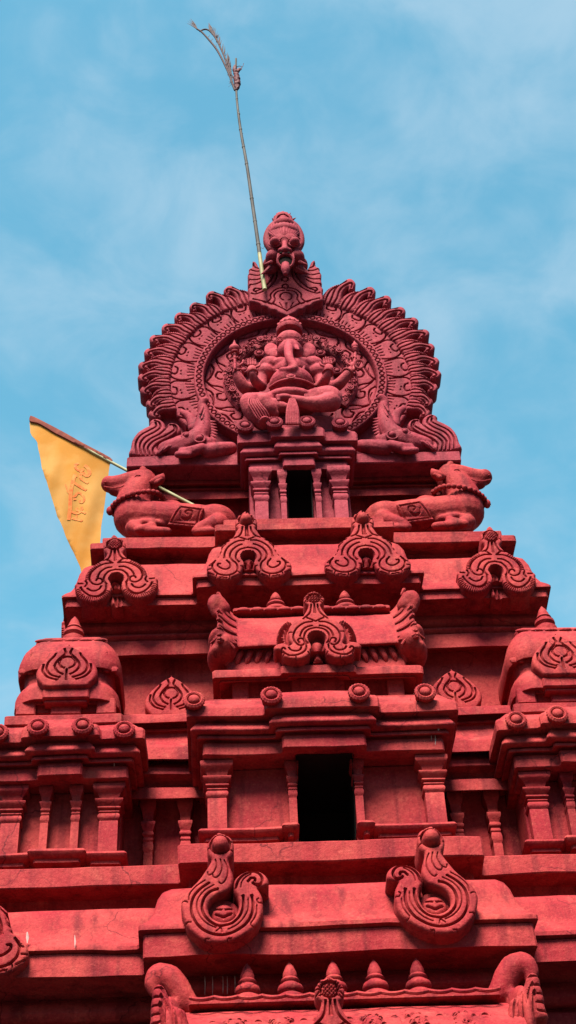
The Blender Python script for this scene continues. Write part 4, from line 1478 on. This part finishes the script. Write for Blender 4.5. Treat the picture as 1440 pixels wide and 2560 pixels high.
# lotus medallion on top of the mask
TL2 = Trace(560, 500, 4.8, 10.12, (710, 240))
cc = [Vector((.105*math.cos(t*math.pi/18)*(1+.05*math.cos(t*math.pi/18*12)), .155*math.sin(t*math.pi/18)*(1+.05*math.cos(t*math.pi/18*12)))) for t in range(36)]
md = relief(cc, [[Vector((q.x*1.0, q.y*1.4)) for q in circ((0, 0), .055)]], [], bosses=[(0, 0, .05, .03)], step=0.009, thick=0.13, dome=.015)
for k in range(7):
    a = rad(-10+200*k/6)
    md.cone((.10*math.cos(a), .05, .15*math.sin(a)), (.135*math.cos(a)+.012, .03, .19*math.sin(a)), .017)
obj('lotus_medallion', md, ROSE, mask, TL2.a)

# ================================================================== seated statue
TG = Trace(540, 760, 3.6, 10.0)
G = lambda cx, cy, dy=0.0: TG.p3(cx, cy, dy)
seat = G(680, 1075)
STAT = thing('elephant_headed_statue', (seat.x, 10.0, seat.z), 'seated four armed elephant headed statue with raised hands in front of the carved arch', 'statue')
b = MB()
b.ball(G(680, 735, -.06), (.205, .20, .148), 22)
b.ball(G(682, 620, .0), (.190, .15, .13), 20)
b.ball(G(665, 430, -.04), (.122, .12, .115), 20)
b.ball(G(662, 345, -.03), (.128, .12, .110), 20)
b.ball(G(672, 500, .02), (.10, .09, .08), 16)
b.chain([G(658, 365, -.115), G(655, 400, -.16), G(652, 440, -.195), G(668, 505, -.225), G(702, 555, -.245), G(698, 585, -.25), G(645, 592, -.245), G(585, 590, -.225)], [.046, .047, .043, .039, .037, .035, .030, .022], 12)
b.chain([G(722, 385, -.13), G(742, 410, -.18)], [.026, .014])
for s, e in ((-1, 505), (1, 828)):
    b.ball(G(e+s*8, 415, .05), (.070, .026, .100), 14)
    b.ball(G(e-s*18, 450, .03), (.050, .026, .070), 12)
for s in (-1, 1):
    b.ball(G(680+s*190, 560, -.01), (.108, .10, .092), 16)
    b.ball(G(680+s*238, 615, -.03), (.085, .085, .080), 16)
    b.ball(G(680+s*95, 560, -.03), (.10, .10, .07), 16)
b.chain([G(490, 560, .02), G(440, 620, .0), G(405, 690, -.03), G(410, 740, -.06)], [.088, .078, .060, .050], 12)
b.chain([G(410, 740, -.06), G(355, 700, -.16), G(326, 630, -.22)], [.050, .044, .036], 12)
b.ball(G(324, 585, -.24), (.044, .026, .050), 12)
b.chain([G(870, 560, .02), G(915, 620, .0), G(945, 690, -.03), G(948, 730, -.07)], [.088, .078, .060, .050], 12)
b.chain([G(948, 730, -.07), G(985, 680, -.16), G(1008, 615, -.21)], [.050, .046, .038], 12)
b.ball(G(1014, 575, -.23), (.046, .028, .052), 12)
b.chain([G(480, 620, .14), G(360, 740, .10), G(270, 760, .03), G(215, 690, -.02), G(185, 615, -.05)], [.06, .062, .062, .054, .040], 12)
b.ball(G(180, 565, -.06), (.05, .04, .052), 12)
b.chain([G(880, 620, .14), G(1000, 740, .10), G(1085, 735, .03), G(1155, 670, -.02), G(1205, 605, -.05)], [.06, .062, .058, .050, .040], 12)
b.ball(G(1235, 560, -.06), (.05, .04, .052), 12)
b.chain([G(590, 885, -.02), G(450, 878, -.12), G(335, 880, -.20), G(298, 895, -.21)], [.070, .080, .084, .082], 14)
b.chain([G(300, 885, -.21), G(325, 950, -.20), G(370, 1020, -.18), G(415, 1070, -.16)], [.088, .088, .082, .070], 14)
b.chain([G(420, 880, -.20), G(480, 950, -.18), G(520, 990, -.16)], [.080, .075, .050], 12)
b.chain([G(520, 905, -.16), G(590, 930, -.16), G(640, 935, -.16)], [.062, .055, .040], 12)
b.ball(G(440, 1072, -.20), (.060, .09, .028), 12)
b.chain([G(760, 880, -.02), G(890, 850, -.11), G(1000, 838, -.18), G(1035, 850, -.19)], [.072, .092, .106, .104], 14)
b.chain([G(1035, 880, -.20), G(910, 900, -.25), G(790, 882, -.27), G(690, 855, -.28)], [.094, .075, .052, .038], 14)
b.ball(G(612, 842, -.29), (.078, .042, .034), 12)
for s in range(5):
    b.ball(G(552+3*s, 822+12*s, -.30), (.020, .016, .010), 8)
b.ball(G(660, 900, -.03), (.27, .20, .09), 18)
body = blend(b, 0.010, 3)
# hands
hd = MB()


def hand(c, up, out, s, ln=.075, curl=.25):
    """four fingers and a thumb on a palm; c palm centre, up finger direction, out sideways"""
    up, out = Vector(up).normalized(), Vector(out).normalized()
    fr = Vector((0, -1, 0))
    for i in range(4):
        k = ln*(0.85, 1.0, .95, .75)[i]
        a = c+out*((i-1.5)*.021)+up*.035
        m1 = a+up*k*.55+fr*k*.05
        hd.chain([a, m1, m1+(up*(1-curl)+fr*curl)*k*.5], [.0125, .011, .008], 7)
    a = c-out*.035*s
    hd.chain([a, a-out*.03*s+up*.02, a-out*.035*s+up*.055], [.014, .012, .009], 7)


hand(G(324, 570, -.245), (0, 0, 1), (1, 0, 0), -1)
hand(G(1014, 560, -.235), (-.1, 0, 1), (1, 0, 0), 1)
hand(G(178, 560, -.08), (.05, 0, 1), (.9, 0, .3), -1, .075, .8)
hand(G(1238, 555, -.08), (.2, 0, 1), (.9, 0, -.3), 1, .075, .8)
stat = obj('body', body, PINK, STAT)
for e in (-1, 1):
    eb = MB()
    p = G(657+e*80, 332, -.112)
    eb.ball(p, (.020, .016, .014), 10)
    eb.tube([p+Vector((-.030, 0, 0)), p+Vector((-.012, -.012, .018)), p+Vector((.012, -.012, .018)), p+Vector((.030, 0, 0))], .006, 6)
    eb.tube([p+Vector((-.030, 0, 0)), p+Vector((0, -.014, -.017)), p+Vector((.030, 0, 0))], .005, 6)
    eb.tube([p+Vector((-.036, .0, .028)), p+Vector((0, -.012, .042)), p+Vector((.036, .004, .030))], .007, 6)
    obj('eye', eb, PINK, STAT)
obj('fingers', hd, PINK, STAT)
cz = G(662, 258, -.02)
cw = MB().lathe([(.118, -.01), (.126, .008), (.126, .035), (.112, .042), (.108, .052), (.114, .060), (.108, .085), (.090, .125), (.062, .160), (.046, .168), (.052, .180), (.040, .192), (.020, .215), (.004, .245)], (cz.x, cz.y, cz.z), n=28)
for k in range(7):
    a = rad(205+130*k/6)
    cw.ball((cz.x+.112*math.cos(a), cz.y+.112*math.sin(a), cz.z+.068), (.014, .008, .018), 8)
obj('crown', cw, PINK, STAT)
ocs = []
# chest band, pendant, waist band, armlets and pleats
def band(pts, r, dy=0.0, k=0.5):
    P = [Vector((p.x, p.y)) for p in spline([(q[0], q[1]) for q in pts], 4)]
    D = spline([(i, q[2]) for i, q in enumerate(pts)], 4)
    o = MB().tube([G(p.x, p.y, d.y+dy) for p, d in zip(P, D)], r, 8)
    ocs.append(('body_band', o))


band([(480, 755, -.10), (560, 700, -.20), (680, 672, -.250), (800, 692, -.20), (880, 735, -.10)], .013)
band([(500, 722, -.08), (570, 672, -.175), (680, 646, -.225), (795, 664, -.175), (865, 712, -.08)], .010)
band([(545, 600, -.10), (600, 612, -.16), (680, 615, -.19), (770, 610, -.15), (800, 540, -.08)], .014)
oc = MB().ball(G(675, 652, -.235), (.036, .022, .030), 12)
ocs.append(('pendant', oc))
oc.torus(G(675, 652, -.247), .036, .008, Matrix.Rotation(rad(-20), 3, 'X'), 16, 6)
for s, x0 in ((-1, 470), (1, 900)):
    oc = MB()
    ocs.append(('sleeve_pleats', oc))
    for k in range(4):
        c = G(x0+s*(26*k-46), 560+22*k, -.005-.006*k)
        oc.torus(c, .076-.004*k, .011, Matrix.Rotation(s*rad(52), 3, 'Y') @ Matrix.Rotation(rad(90), 3, 'X'), 18, 6)
for c, r, t in ((G(200, 630, -.04), .05, -25), (G(1185, 625, -.04), .05, 35), (G(330, 622, -.22), .044, -10), (G(1008, 620, -.21), .045, 5)):
    ocs.append(('bracelet', MB().torus(c, r, .010, Matrix.Rotation(rad(t), 3, 'Y') @ Matrix.Rotation(rad(75), 3, 'X'), 16, 6)))
for nme, o in ocs:
    obj(nme, o, PINK, STAT)
rb = MB()
for k in range(6):
    t = k/5
    rb.chain([G(330+30*t, 800+30*t, -.265), G(290+110*t, 880+20*t, -.30+.03*t), G(320+130*t, 950+10*t, -.285+.03*t), G(370+110*t, 1030-15*t, -.255+.03*t)], [.006, .009, .009, .007], 7)
obj('robe_folds', rb, PINK, STAT)
rb = MB()
for k in range(4):
    t = k/3
    rb.chain([G(1075-12*t, 800+35*t, -.24), G(960, 800+30*t, -.265-.02*t), G(800, 815+18*t, -.31)], [.008, .010, .008], 7)
obj('robe_folds', rb, PINK, STAT)
pl_ = MB()
for k in range(7):
    x = 645+14*k
    pl_.chain([G(668+6*k, 860, -.31), G(x+2, 950, -.30), G(x-3+2*k, 1075, -.27)], [.012, .016, .017], 8)
obj('pleated_sash', pl_, PINK, STAT)
ob = MB()
ob.chain([G(172, 580, -.10), G(168, 450, -.10)], [.014, .014], 8)
ob.ball(G(165, 400, -.10), (.050, .045, .045), 14)
ob.cone(G(165, 370, -.10), G(165, 322, -.10), .022)
ob.torus(G(168, 440, -.10), .034, .010, Matrix.Rotation(rad(90), 3, 'X'), 14, 6)
obj('mace', ob, PINK, STAT)
ob = MB()
ob.chain([G(1240, 590, -.10), G(1255, 430, -.10)], [.013, .013], 8)
ob.lathe([(.022, 0), (.038, .03), (.026, .05), (.032, .06), (.030, .09), (.012, .12), (.003, .15)], G(1255, 430, -.10), 14)
ob.torus(G(1290, 540, -.12), .042, .012, Matrix.Rotation(rad(20), 3, 'X'), 16, 6)
obj('goad', ob, PINK, STAT)
ped = MB()
ped.box(-.36+seat.x+.02, .36+seat.x+.02, 10.0, 10.42, AZ-0.01, G(900, 1000).z, .01)
obj('pedestal', ped, PINK, STAT, wob=.5)

# ================================================================== two reclining bulls
TN = Trace(40, 1020, 2.057, 10.22)
NB = lambda cx, cy, dy=0.0: TN.p3(cx, cy, dy)
zfl = uz1+0.085
n = MB()
n.ball(NB(1020, 585), (.19, .16, .15), 20)
n.chain([NB(1060, 590), NB(940, 585), NB(800, 580), NB(660, 575)], [.13, .15, .16, .17], 16)
n.ball(NB(620, 585), (.15, .15, .19), 20)
n.chain([NB(605, 570), NB(603, 500), NB(628, 440), NB(655, 405)], [.175, .160, .145, .125], 16)
n.ball(NB(660, 388), (.130, .110, .105), 16)
n.chain([NB(660, 372), NB(600, 380), NB(540, 392), NB(495, 396)], [.108, .098, .086, .080], 14)
n.ball(NB(478, 392), (.072, .080, .074), 14)
n.chain([NB(650, 430), NB(575, 428), NB(505, 422)], [.095, .072, .056], 12)
n.ball(NB(795, 520, .02), (.12, .08, .085), 14)
n.chain([NB(600, 620, -.10), NB(660, 632, -.16), NB(780, 634, -.16)], [.07, .048, .036], 10)
n.chain([NB(700, 612, -.15), NB(625, 628, -.19)], [.045, .036], 10)
n.chain([NB(1040, 600, -.10), NB(960, 615, -.15), NB(925, 634, -.16)], [.10, .06, .042], 10)
n.chain([NB(930, 636, -.17), NB(1010, 632, -.18)], [.036, .032], 10)
n.ball(NB(1000, 640), (.2, .16, .06), 14)
n.ball(NB(680, 640), (.2, .17, .06), 14)
bull = blend(n, 0.013, 4)
hrs = []
for dy in (-.055, .055):
    hr = MB()
    hrs.append(hr)
    hr.chain([NB(664, 345, dy), NB(652, 315, dy*1.2), NB(645, 290, dy*1.05)], [.046, .034, .006], 10)
ear = []
for dy in (-.098, .098):
    e_ = MB()
    e_.chain([NB(695, 380, dy), NB(722, 378, dy*1.25), NB(745, 362, dy*1.35), NB(757, 340, dy*1.3)], [.020, .046, .042, .008], 12)
    e_.chain([NB(725, 384, dy*1.25-.02), NB(745, 368, dy*1.35-.02)], [.028, .02], 10)
    ear.append(e_)
ey = MB()
p = NB(628, 356, -.112)
ey.ball(p, (.021, .014, .012), 10)
ey.tube([p+Vector((-.036, .006, -.004)), p+Vector((-.012, -.010, .016)), p+Vector((.016, -.010, .014)), p+Vector((.036, .004, -.006))], .0065, 6)
ey.tube([p+Vector((-.036, .006, -.004)), p+Vector((0, -.010, -.017)), p+Vector((.036, .004, -.006))], .006, 6)
ey.tube([NB(452, 404, -.070), NB(500, 412, -.082), NB(535, 408, -.090), NB(556, 398, -.092)], .006, 6)
ey.ball(NB(458, 382, -.066), (.012, .010, .008), 8)
for k in range(3):
    ey.tube([NB(575, 408-9*k, -.098), NB(625, 404-10*k, -.112), NB(670, 392-9*k, -.118)], .005, 6)
cl_ = MB()
cA, cB = NB(492, 528), NB(752, 466)
for k in range(30):
    a = 2*math.pi*k/30
    c = (cA+cB)/2+(cB-cA)/2*math.cos(a)+Vector((0, .185*math.sin(a), -.035*max(0, -math.sin(a)) if math.sin(a) < 0 else .02))
    cl_.ball(c, (.027, .026, .025), 10)
cl_.ball(cA+Vector((-.01, -.03, -.03)), (.035, .035, .045), 10)
TB2 = Trace(40, 1020, 2.057, 10.08, (870, 560))
so_ = TB2([(838, 512), (968, 528), (936, 610), (778, 596)])
sc_ = relief(so_, [TB2([(850, 524), (950, 537), (925, 598), (795, 586), (850, 524)]), spline(TB2([(848, 548), (850, 568), (880, 575), (905, 560), (905, 543), (885, 540), (872, 548), (880, 556)]), 4)], step=.008, thick=.04, depth=.014, width=.008, edge=.010)
axz = NB(870, 582).z
for i, p in enumerate(sc_.v):
    dz_ = max(-.12, min(.165, p.z+TB2.a.z-axz))
    sc_.v[i] = Vector((p.x+TB2.a.x, 10.22-math.sqrt(.182**2-dz_**2)+p.y*.9, p.z+TB2.a.z))
for s in (-1, 1):
    side = 'left' if s < 0 else 'right'
    bx_ = NB(800, 640).x*(1 if s < 0 else -1)
    r_ = thing('bull_statue', (bx_, 10.22, zfl), 'reclining red bull statue with bead collar, facing left towards the orange flag' if s < 0 else 'reclining red bull statue with bead collar, facing right against open sky', 'bull statue', 'bull statues on the upper ledge')
    f_ = (lambda q: MB().join(q)) if s < 0 else (lambda q: q.mirrored())
    obj('body', f_(bull), RED, r_)
    for h_ in hrs:
        obj('horn', f_(h_), RED, r_)
    for e_ in ear:
        obj('ear', f_(e_), RED, r_)
    obj('face_lines', f_(ey), RED, r_)
    obj('bead_collar', f_(cl_), RED, r_)
    obj('saddle_cloth', f_(sc_), RED, r_)

# ================================================================== bamboo pole with a dry palm frond
PY = 10.10
TPp = Trace(440, 20, 3.657, PY)
Q = lambda cx, cy, dy=0.0: TPp.p3(cx, cy, dy)
pp = [(812, 2575), (790, 2440), (752, 2160), (692, 1740), (645, 1420), (590, 1110), (556, 830), (549, 620), (549, 462)]
pr_ = [.0215, .021, .0195, .0180, .0165, .0150, .0125, .0115, .0105]
base = Q(812, 2575)
POLE = thing('bamboo_pole', base, 'tall thin weathered bamboo pole leaning beside the lion mask crest', 'pole')
pts, rr = smooth_line([Q(*p) for p in pp], pr_, 8)
kk = next(i for i, p in enumerate(pts) if p.z > Q(770, 2280).z)
obj('cane', MB().tube(pts[kk:], rr[kk:], 12), BAMBOO, POLE)
obj('green_cane', MB().tube(pts[:kk+1], rr[:kk+1], 12), CANE, POLE)
nd = MB()
for (cx, cy), r in (((752, 2160), .0235), ((692, 1742), .0215), ((722, 1950), .0215), ((645, 1425), .020), ((617, 1270), .019), ((590, 1110), .0185), ((573, 970), .0165), ((556, 830), .0150)):
    c = Q(cx, cy)
    nd.tube([c+Vector((0, 0, -.014)), c, c+Vector((0, 0, .014))], [r*.9, r, r*.9], 12)
nd.cone(Q(596, 1140), Q(612, 1150), .012)
nd.tube([Q(770, 2190), Q(800, 2200), Q(808, 2175)], .0025, 5)
obj('nodes', nd, BAMBOO, POLE)
rg = MB()
rg.chain([Q(552, 752), Q(560, 700), Q(556, 640), Q(552, 600)], [.016, .036, .036, .026], 10)
rg.chain([Q(540, 600), Q(536, 550), Q(540, 520)], [.022, .024, .012], 10)
rg.chain([Q(555, 600), Q(575, 560), Q(585, 545)], [.020, .018, .008], 10)
rg = blend(rg, .009, 2)
for i, p in enumerate(rg.v):
    rg.v[i] = p+noise.noise_vector(p*28)*.012
rg.tube([Q(575, 580), Q(600, 560), Q(600, 535), Q(575, 530), Q(555, 540)], .004, 6)
rg.tube([Q(590, 560), Q(612, 530), Q(618, 505)], .003, 6)
obj('red_rag', rg, RAG, POLE)
FR = thing('palm_frond', Q(535, 750), 'dry curled palm frond tied near the top of the bamboo pole', 'palm frond')
fr = MB()
p1, r1 = smooth_line([Q(*p) for p in [(538, 752), (515, 690), (490, 615), (432, 490), (372, 380), (300, 290), (235, 220), (190, 192)]], [.012, .014, .013, .0125, .012, .011, .010, .009], 5)
fr.tube(p1, r1, 8)
p2, r2 = smooth_line([Q(*p) for p in [(528, 640), (500, 600), (480, 560), (435, 430), (372, 295), (335, 240), (300, 205), (262, 195), (215, 213)]], [.0095]*9, 5)
fr.tube(p2, r2, 8)
obj('stalks', fr, FROND, FR)
lv = MB()
rnd_ = random.Random(5)


def blade(a, b, w, bend=0.0):
    m_ = (a+b)/2+Vector((bend, rnd_.uniform(-.02, .02), -abs(bend)*.4))
    lv.tube([a, m_, b], [w, w*.8, .001], 5, 0.35)


for k in range(44):
    i = 4+int(rnd_.random()*(len(p2)-16))
    a = p2[i]
    d_ = (p2[i+1]-p2[i]).normalized()
    up = Vector((.55, 0, .75))
    blade(a, a+(d_*.9+up*.55).normalized()*rnd_.uniform(.08, .22), .0085, rnd_.uniform(-.02, .02))
for k in range(14):
    i = int(rnd_.random()*(len(p1)-4))+2
    a = p1[i]
    j = min(range(len(p2)), key=lambda t: (p2[t]-a).length)
    blade(a, a.lerp(p2[j], rnd_.uniform(.5, .95))+Vector((-.03, 0, .05)), .0045, rnd_.uniform(-.02, .02))
for dx, dz_ in ((-85, -80), (-70, -95), (-95, -60), (-60, -110), (-55, -70), (-40, -85)):
    blade(Q(192, 192), Q(192+dx, 192+dz_*.9), .009, rnd_.uniform(-.02, .02))
for k in range(9):
    blade(Q(515-3*k, 700-14*k), Q(478+2*k, 690-6*k+rnd_.uniform(-20, 40)), .004, .01)
obj('leaflets', lv, FROND, FR)

# ================================================================== flag
FY = 10.43
fa, fb = at(76, 1045, 10.50), at(519, 1282, 10.16)


class FlagTrace(Trace):
    def p3(self, cx, cy, dy=0.0):
        y = FY
        for _ in range(4):
            p = at(self.o[0]+cx/self.s, self.o[1]+cy/self.s, y)
            y = fa.y+(fb.y-fa.y)*(p.x-fa.x)/(fb.x-fa.x)
        return p


TF = FlagTrace(60, 1030, 6.0, FY)
FLAG = thing('saffron_flag', fb, 'faded saffron pennant with red lettering hanging from a slanted cane beside the left bull', 'flag')
obj('flag_cane', MB().tube([fa, fa.lerp(fb, .5)+Vector((0, 0, -.012)), fb], [.011, .014, .016], 10), CANE, FLAG)


def sway(x, z):
    lin = fa.y+(fb.y-fa.y)*(x-fa.x)/(fb.x-fa.x)-FY
    top = fa.z+(fb.z-fa.z)*(x-fa.x)/(fb.x-fa.x)
    return lin+.008+min(1.0, max(0.0, (top-z)/.6))*ripple(x, z)


def ripple(x, z):
    return .045*math.sin(6.5*x+1.1*z+.4)+.028*math.sin(13*x+3.2*z)+.012*math.sin(29*x-5*z)+.02*math.sin(3.1*z)


def drape(mb, dy=0.0):
    for i, p in enumerate(mb.v):
        mb.v[i] = Vector((p.x, p.y+FY+dy+sway(p.x, p.z), p.z))
    return mb


fo = spline(TF([(92, 92), (150, 90), (560, 300), (1292, 700), (1290, 765), (1252, 950), (1205, 1280), (1155, 1650), (1135, 1960), (1090, 2150), (1010, 2360), (900, 2440), (835, 2300), (740, 2100), (620, 1830), (500, 1560), (425, 1320), (340, 1080), (270, 850), (215, 570), (185, 440), (95, 298)]), 3, True)
rg_ = random.Random(2)
for p in fo:
    p.x += rg_.uniform(-.004, .004)
fl = drape(relief(fo, [], step=.028, thick=.003, edge=.001))
obj('cloth', fl, SAFFRON, FLAG, sharp=70)
ho = spline(TF([(90, 90), (150, 86), (560, 296), (900, 488), (1292, 697), (1291, 752), (1080, 630), (830, 512), (640, 415), (470, 330), (310, 232), (200, 175), (92, 150)]), 3, True)
obj('hem', drape(relief(ho, [], step=.025, thick=.040, edge=.004), -.026), HEM, FLAG, sharp=70)
lt = MB()


def stroke(pts, w):
    P = [TF.one(p) for p in pts]
    P = spline(P, 4)
    L0, R0 = [], []
    for i, p in enumerate(P):
        t = (P[min(i+1, len(P)-1)]-P[max(i-1, 0)]).normalized()
        nn = Vector((-t.y, t.x))
        L0.append(p+nn*w)
        R0.append(p-nn*w)
    vs, fs = [], []
    for l, r in zip(L0, R0):
        vs += [(l.x, sway(l.x, l.y)+FY-.0045, l.y), (r.x, sway(r.x, r.y)+FY-.0045, r.y)]
    for i in range(len(P)-1):
        fs.append((2*i, 2*i+1, 2*i+3, 2*i+2))
    lt.add(vs, fs)


u6 = (TF.one((6, 0))-TF.one((0, 0))).length
for pts, w in (([(822, 778), (782, 795), (772, 835), (800, 875), (845, 890), (872, 870), (880, 845)], 17), ([(905, 790), (950, 815), (978, 865), (978, 910), (945, 938), (905, 925), (878, 900)], 19), ([(868, 905), (850, 945), (848, 1000)], 16),
               ([(845, 1000), (900, 1018), (960, 1042)], 17), ([(768, 965), (742, 1060), (722, 1150), (705, 1260), (698, 1380), (690, 1480), (668, 1612)], 20), ([(770, 962), (785, 1000)], 14), ([(735, 1098), (840, 1125), (935, 1155)], 18),
               ([(735, 1300), (770, 1282), (790, 1248), (815, 1222), (858, 1228), (892, 1262), (900, 1310), (880, 1352), (848, 1355), (835, 1328)], 13), ([(742, 1330), (785, 1318)], 13), ([(790, 1440), (800, 1475), (840, 1482), (872, 1460), (862, 1425)], 12), ([(850, 1492), (890, 1508), (922, 1530)], 12),
               ([(715, 1495), (800, 1520), (850, 1500)], 13), ([(718, 1580), (800, 1605), (875, 1640)], 14), ([(788, 1545), (775, 1615)], 9), ([(625, 1125), (645, 1180), (660, 1230), (680, 1262)], 7)):
    stroke(pts, w*u6/6*1.2)
obj('lettering', lt, INK, FLAG, sharp=0)

# ================================================================== ground, sky, light
g = MB()
g.add([(-3000, -3000, 0), (3000, -3000, 0), (3000, 3000, 0), (-3000, 3000, 0)], [(0, 1, 2, 3)])
tag(obj('ground', g, PAVING), kind='structure')

world = bpy.data.worlds.new('World')
S.world = world
world.use_nodes = True
nt = world.node_tree
N, L = nt.nodes, nt.links
bg = N['Background']
SUN_EL, SUN_AZ = rad(55), rad(197)          # azimuth clockwise from +y
sky = N.new('ShaderNodeTexSky')
sky.sky_type = 'NISHITA'
sky.sun_disc = False
sky.sun_elevation = SUN_EL
sky.sun_rotation = SUN_AZ
sky.air_density = 1.0
sky.dust_density = 0.6
sky.ozone_density = 1.5
tc = N.new('ShaderNodeTexCoord')
mp = N.new('ShaderNodeMapping')
mp.inputs['Scale'].default_value = (1.6, 1.6, 2.4)
mp.inputs['Location'].default_value = (0.3, 0.1, 0.45)
L.new(tc.outputs['Generated'], mp.inputs['Vector'])
nz_ = N.new('ShaderNodeTexNoise')
nz_.inputs['Scale'].default_value = 3.2
nz_.inputs['Detail'].default_value = 7
nz_.inputs['Roughness'].default_value = 0.52
nz_.inputs['Distortion'].default_value = 0.35
L.new(mp.outputs['Vector'], nz_.inputs['Vector'])
rp = N.new('ShaderNodeMapRange')
rp.interpolation_type = 'SMOOTHSTEP'
rp.inputs['From Min'].default_value = 0.41
rp.inputs['From Max'].default_value = 0.66
rp.inputs['To Max'].default_value = 0.56
L.new(nz_.outputs['Fac'], rp.inputs['Value'])
n2 = N.new('ShaderNodeTexNoise')
n2.inputs['Scale'].default_value = 9.0
n2.inputs['Detail'].default_value = 6
n2.inputs['Roughness'].default_value = 0.55
n2.inputs['Distortion'].default_value = 0.5
L.new(mp.outputs['Vector'], n2.inputs['Vector'])
ad = N.new('ShaderNodeMix')
ad.data_type = 'FLOAT'
ad.inputs[0].default_value = 0.34
L.new(nz_.outputs['Fac'], ad.inputs[2])
L.new(n2.outputs['Fac'], ad.inputs[3])
L.new(ad.outputs[0], rp.inputs['Value'])
tint = N.new('ShaderNodeMix')
tint.data_type = 'RGBA'
tint.blend_type = 'MULTIPLY'
tint.inputs['Factor'].default_value = 1.0
L.new(sky.outputs['Color'], tint.inputs[6])
tint.inputs[7].default_value = (1.12, 2.05, 1.64, 1)
cl = N.new('ShaderNodeMix')
cl.data_type = 'RGBA'
L.new(rp.outputs['Result'], cl.inputs['Factor'])
L.new(tint.outputs[2], cl.inputs[6])
cl.inputs[7].default_value = (3.1, 4.1, 4.9, 1)
sep = N.new('ShaderNodeSeparateXYZ')
L.new(tc.outputs['Generated'], sep.inputs[0])
low = N.new('ShaderNodeMapRange')  # sky near the horizon dimmed, out of view, to cut fill on undersides
low.interpolation_type = 'SMOOTHSTEP'
low.inputs['From Min'].default_value = 0.10
low.inputs['From Max'].default_value = 0.42
low.inputs['To Min'].default_value = 0.06
L.new(sep.outputs['Z'], low.inputs['Value'])
dim = N.new('ShaderNodeMix')
dim.data_type = 'RGBA'
dim.blend_type = 'MULTIPLY'
dim.inputs['Factor'].default_value = 1.0
L.new(cl.outputs[2], dim.inputs[6])
L.new(low.outputs['Result'], dim.inputs[7])
L.new(dim.outputs[2], bg.inputs['Color'])
bg.inputs['Strength'].default_value = 0.0515

sl_ = bpy.data.lights.new('sun', 'SUN')
sl_.energy = 4.8
sl_.angle = rad(25)
sl_.color = (1.0, 0.91, 0.78)
so = bpy.data.objects.new('sun', sl_)
COL.objects.link(so)
d = Vector((math.sin(SUN_AZ)*math.cos(SUN_EL), math.cos(SUN_AZ)*math.cos(SUN_EL), math.sin(SUN_EL)))
so.rotation_euler = d.to_track_quat('Z', 'Y').to_euler()
so.location = (0, 0, 30)

S.view_settings.view_transform = 'Standard'
S.view_settings.look = 'None'
S.view_settings.exposure = 1.80
S.view_settings.gamma = 1.0
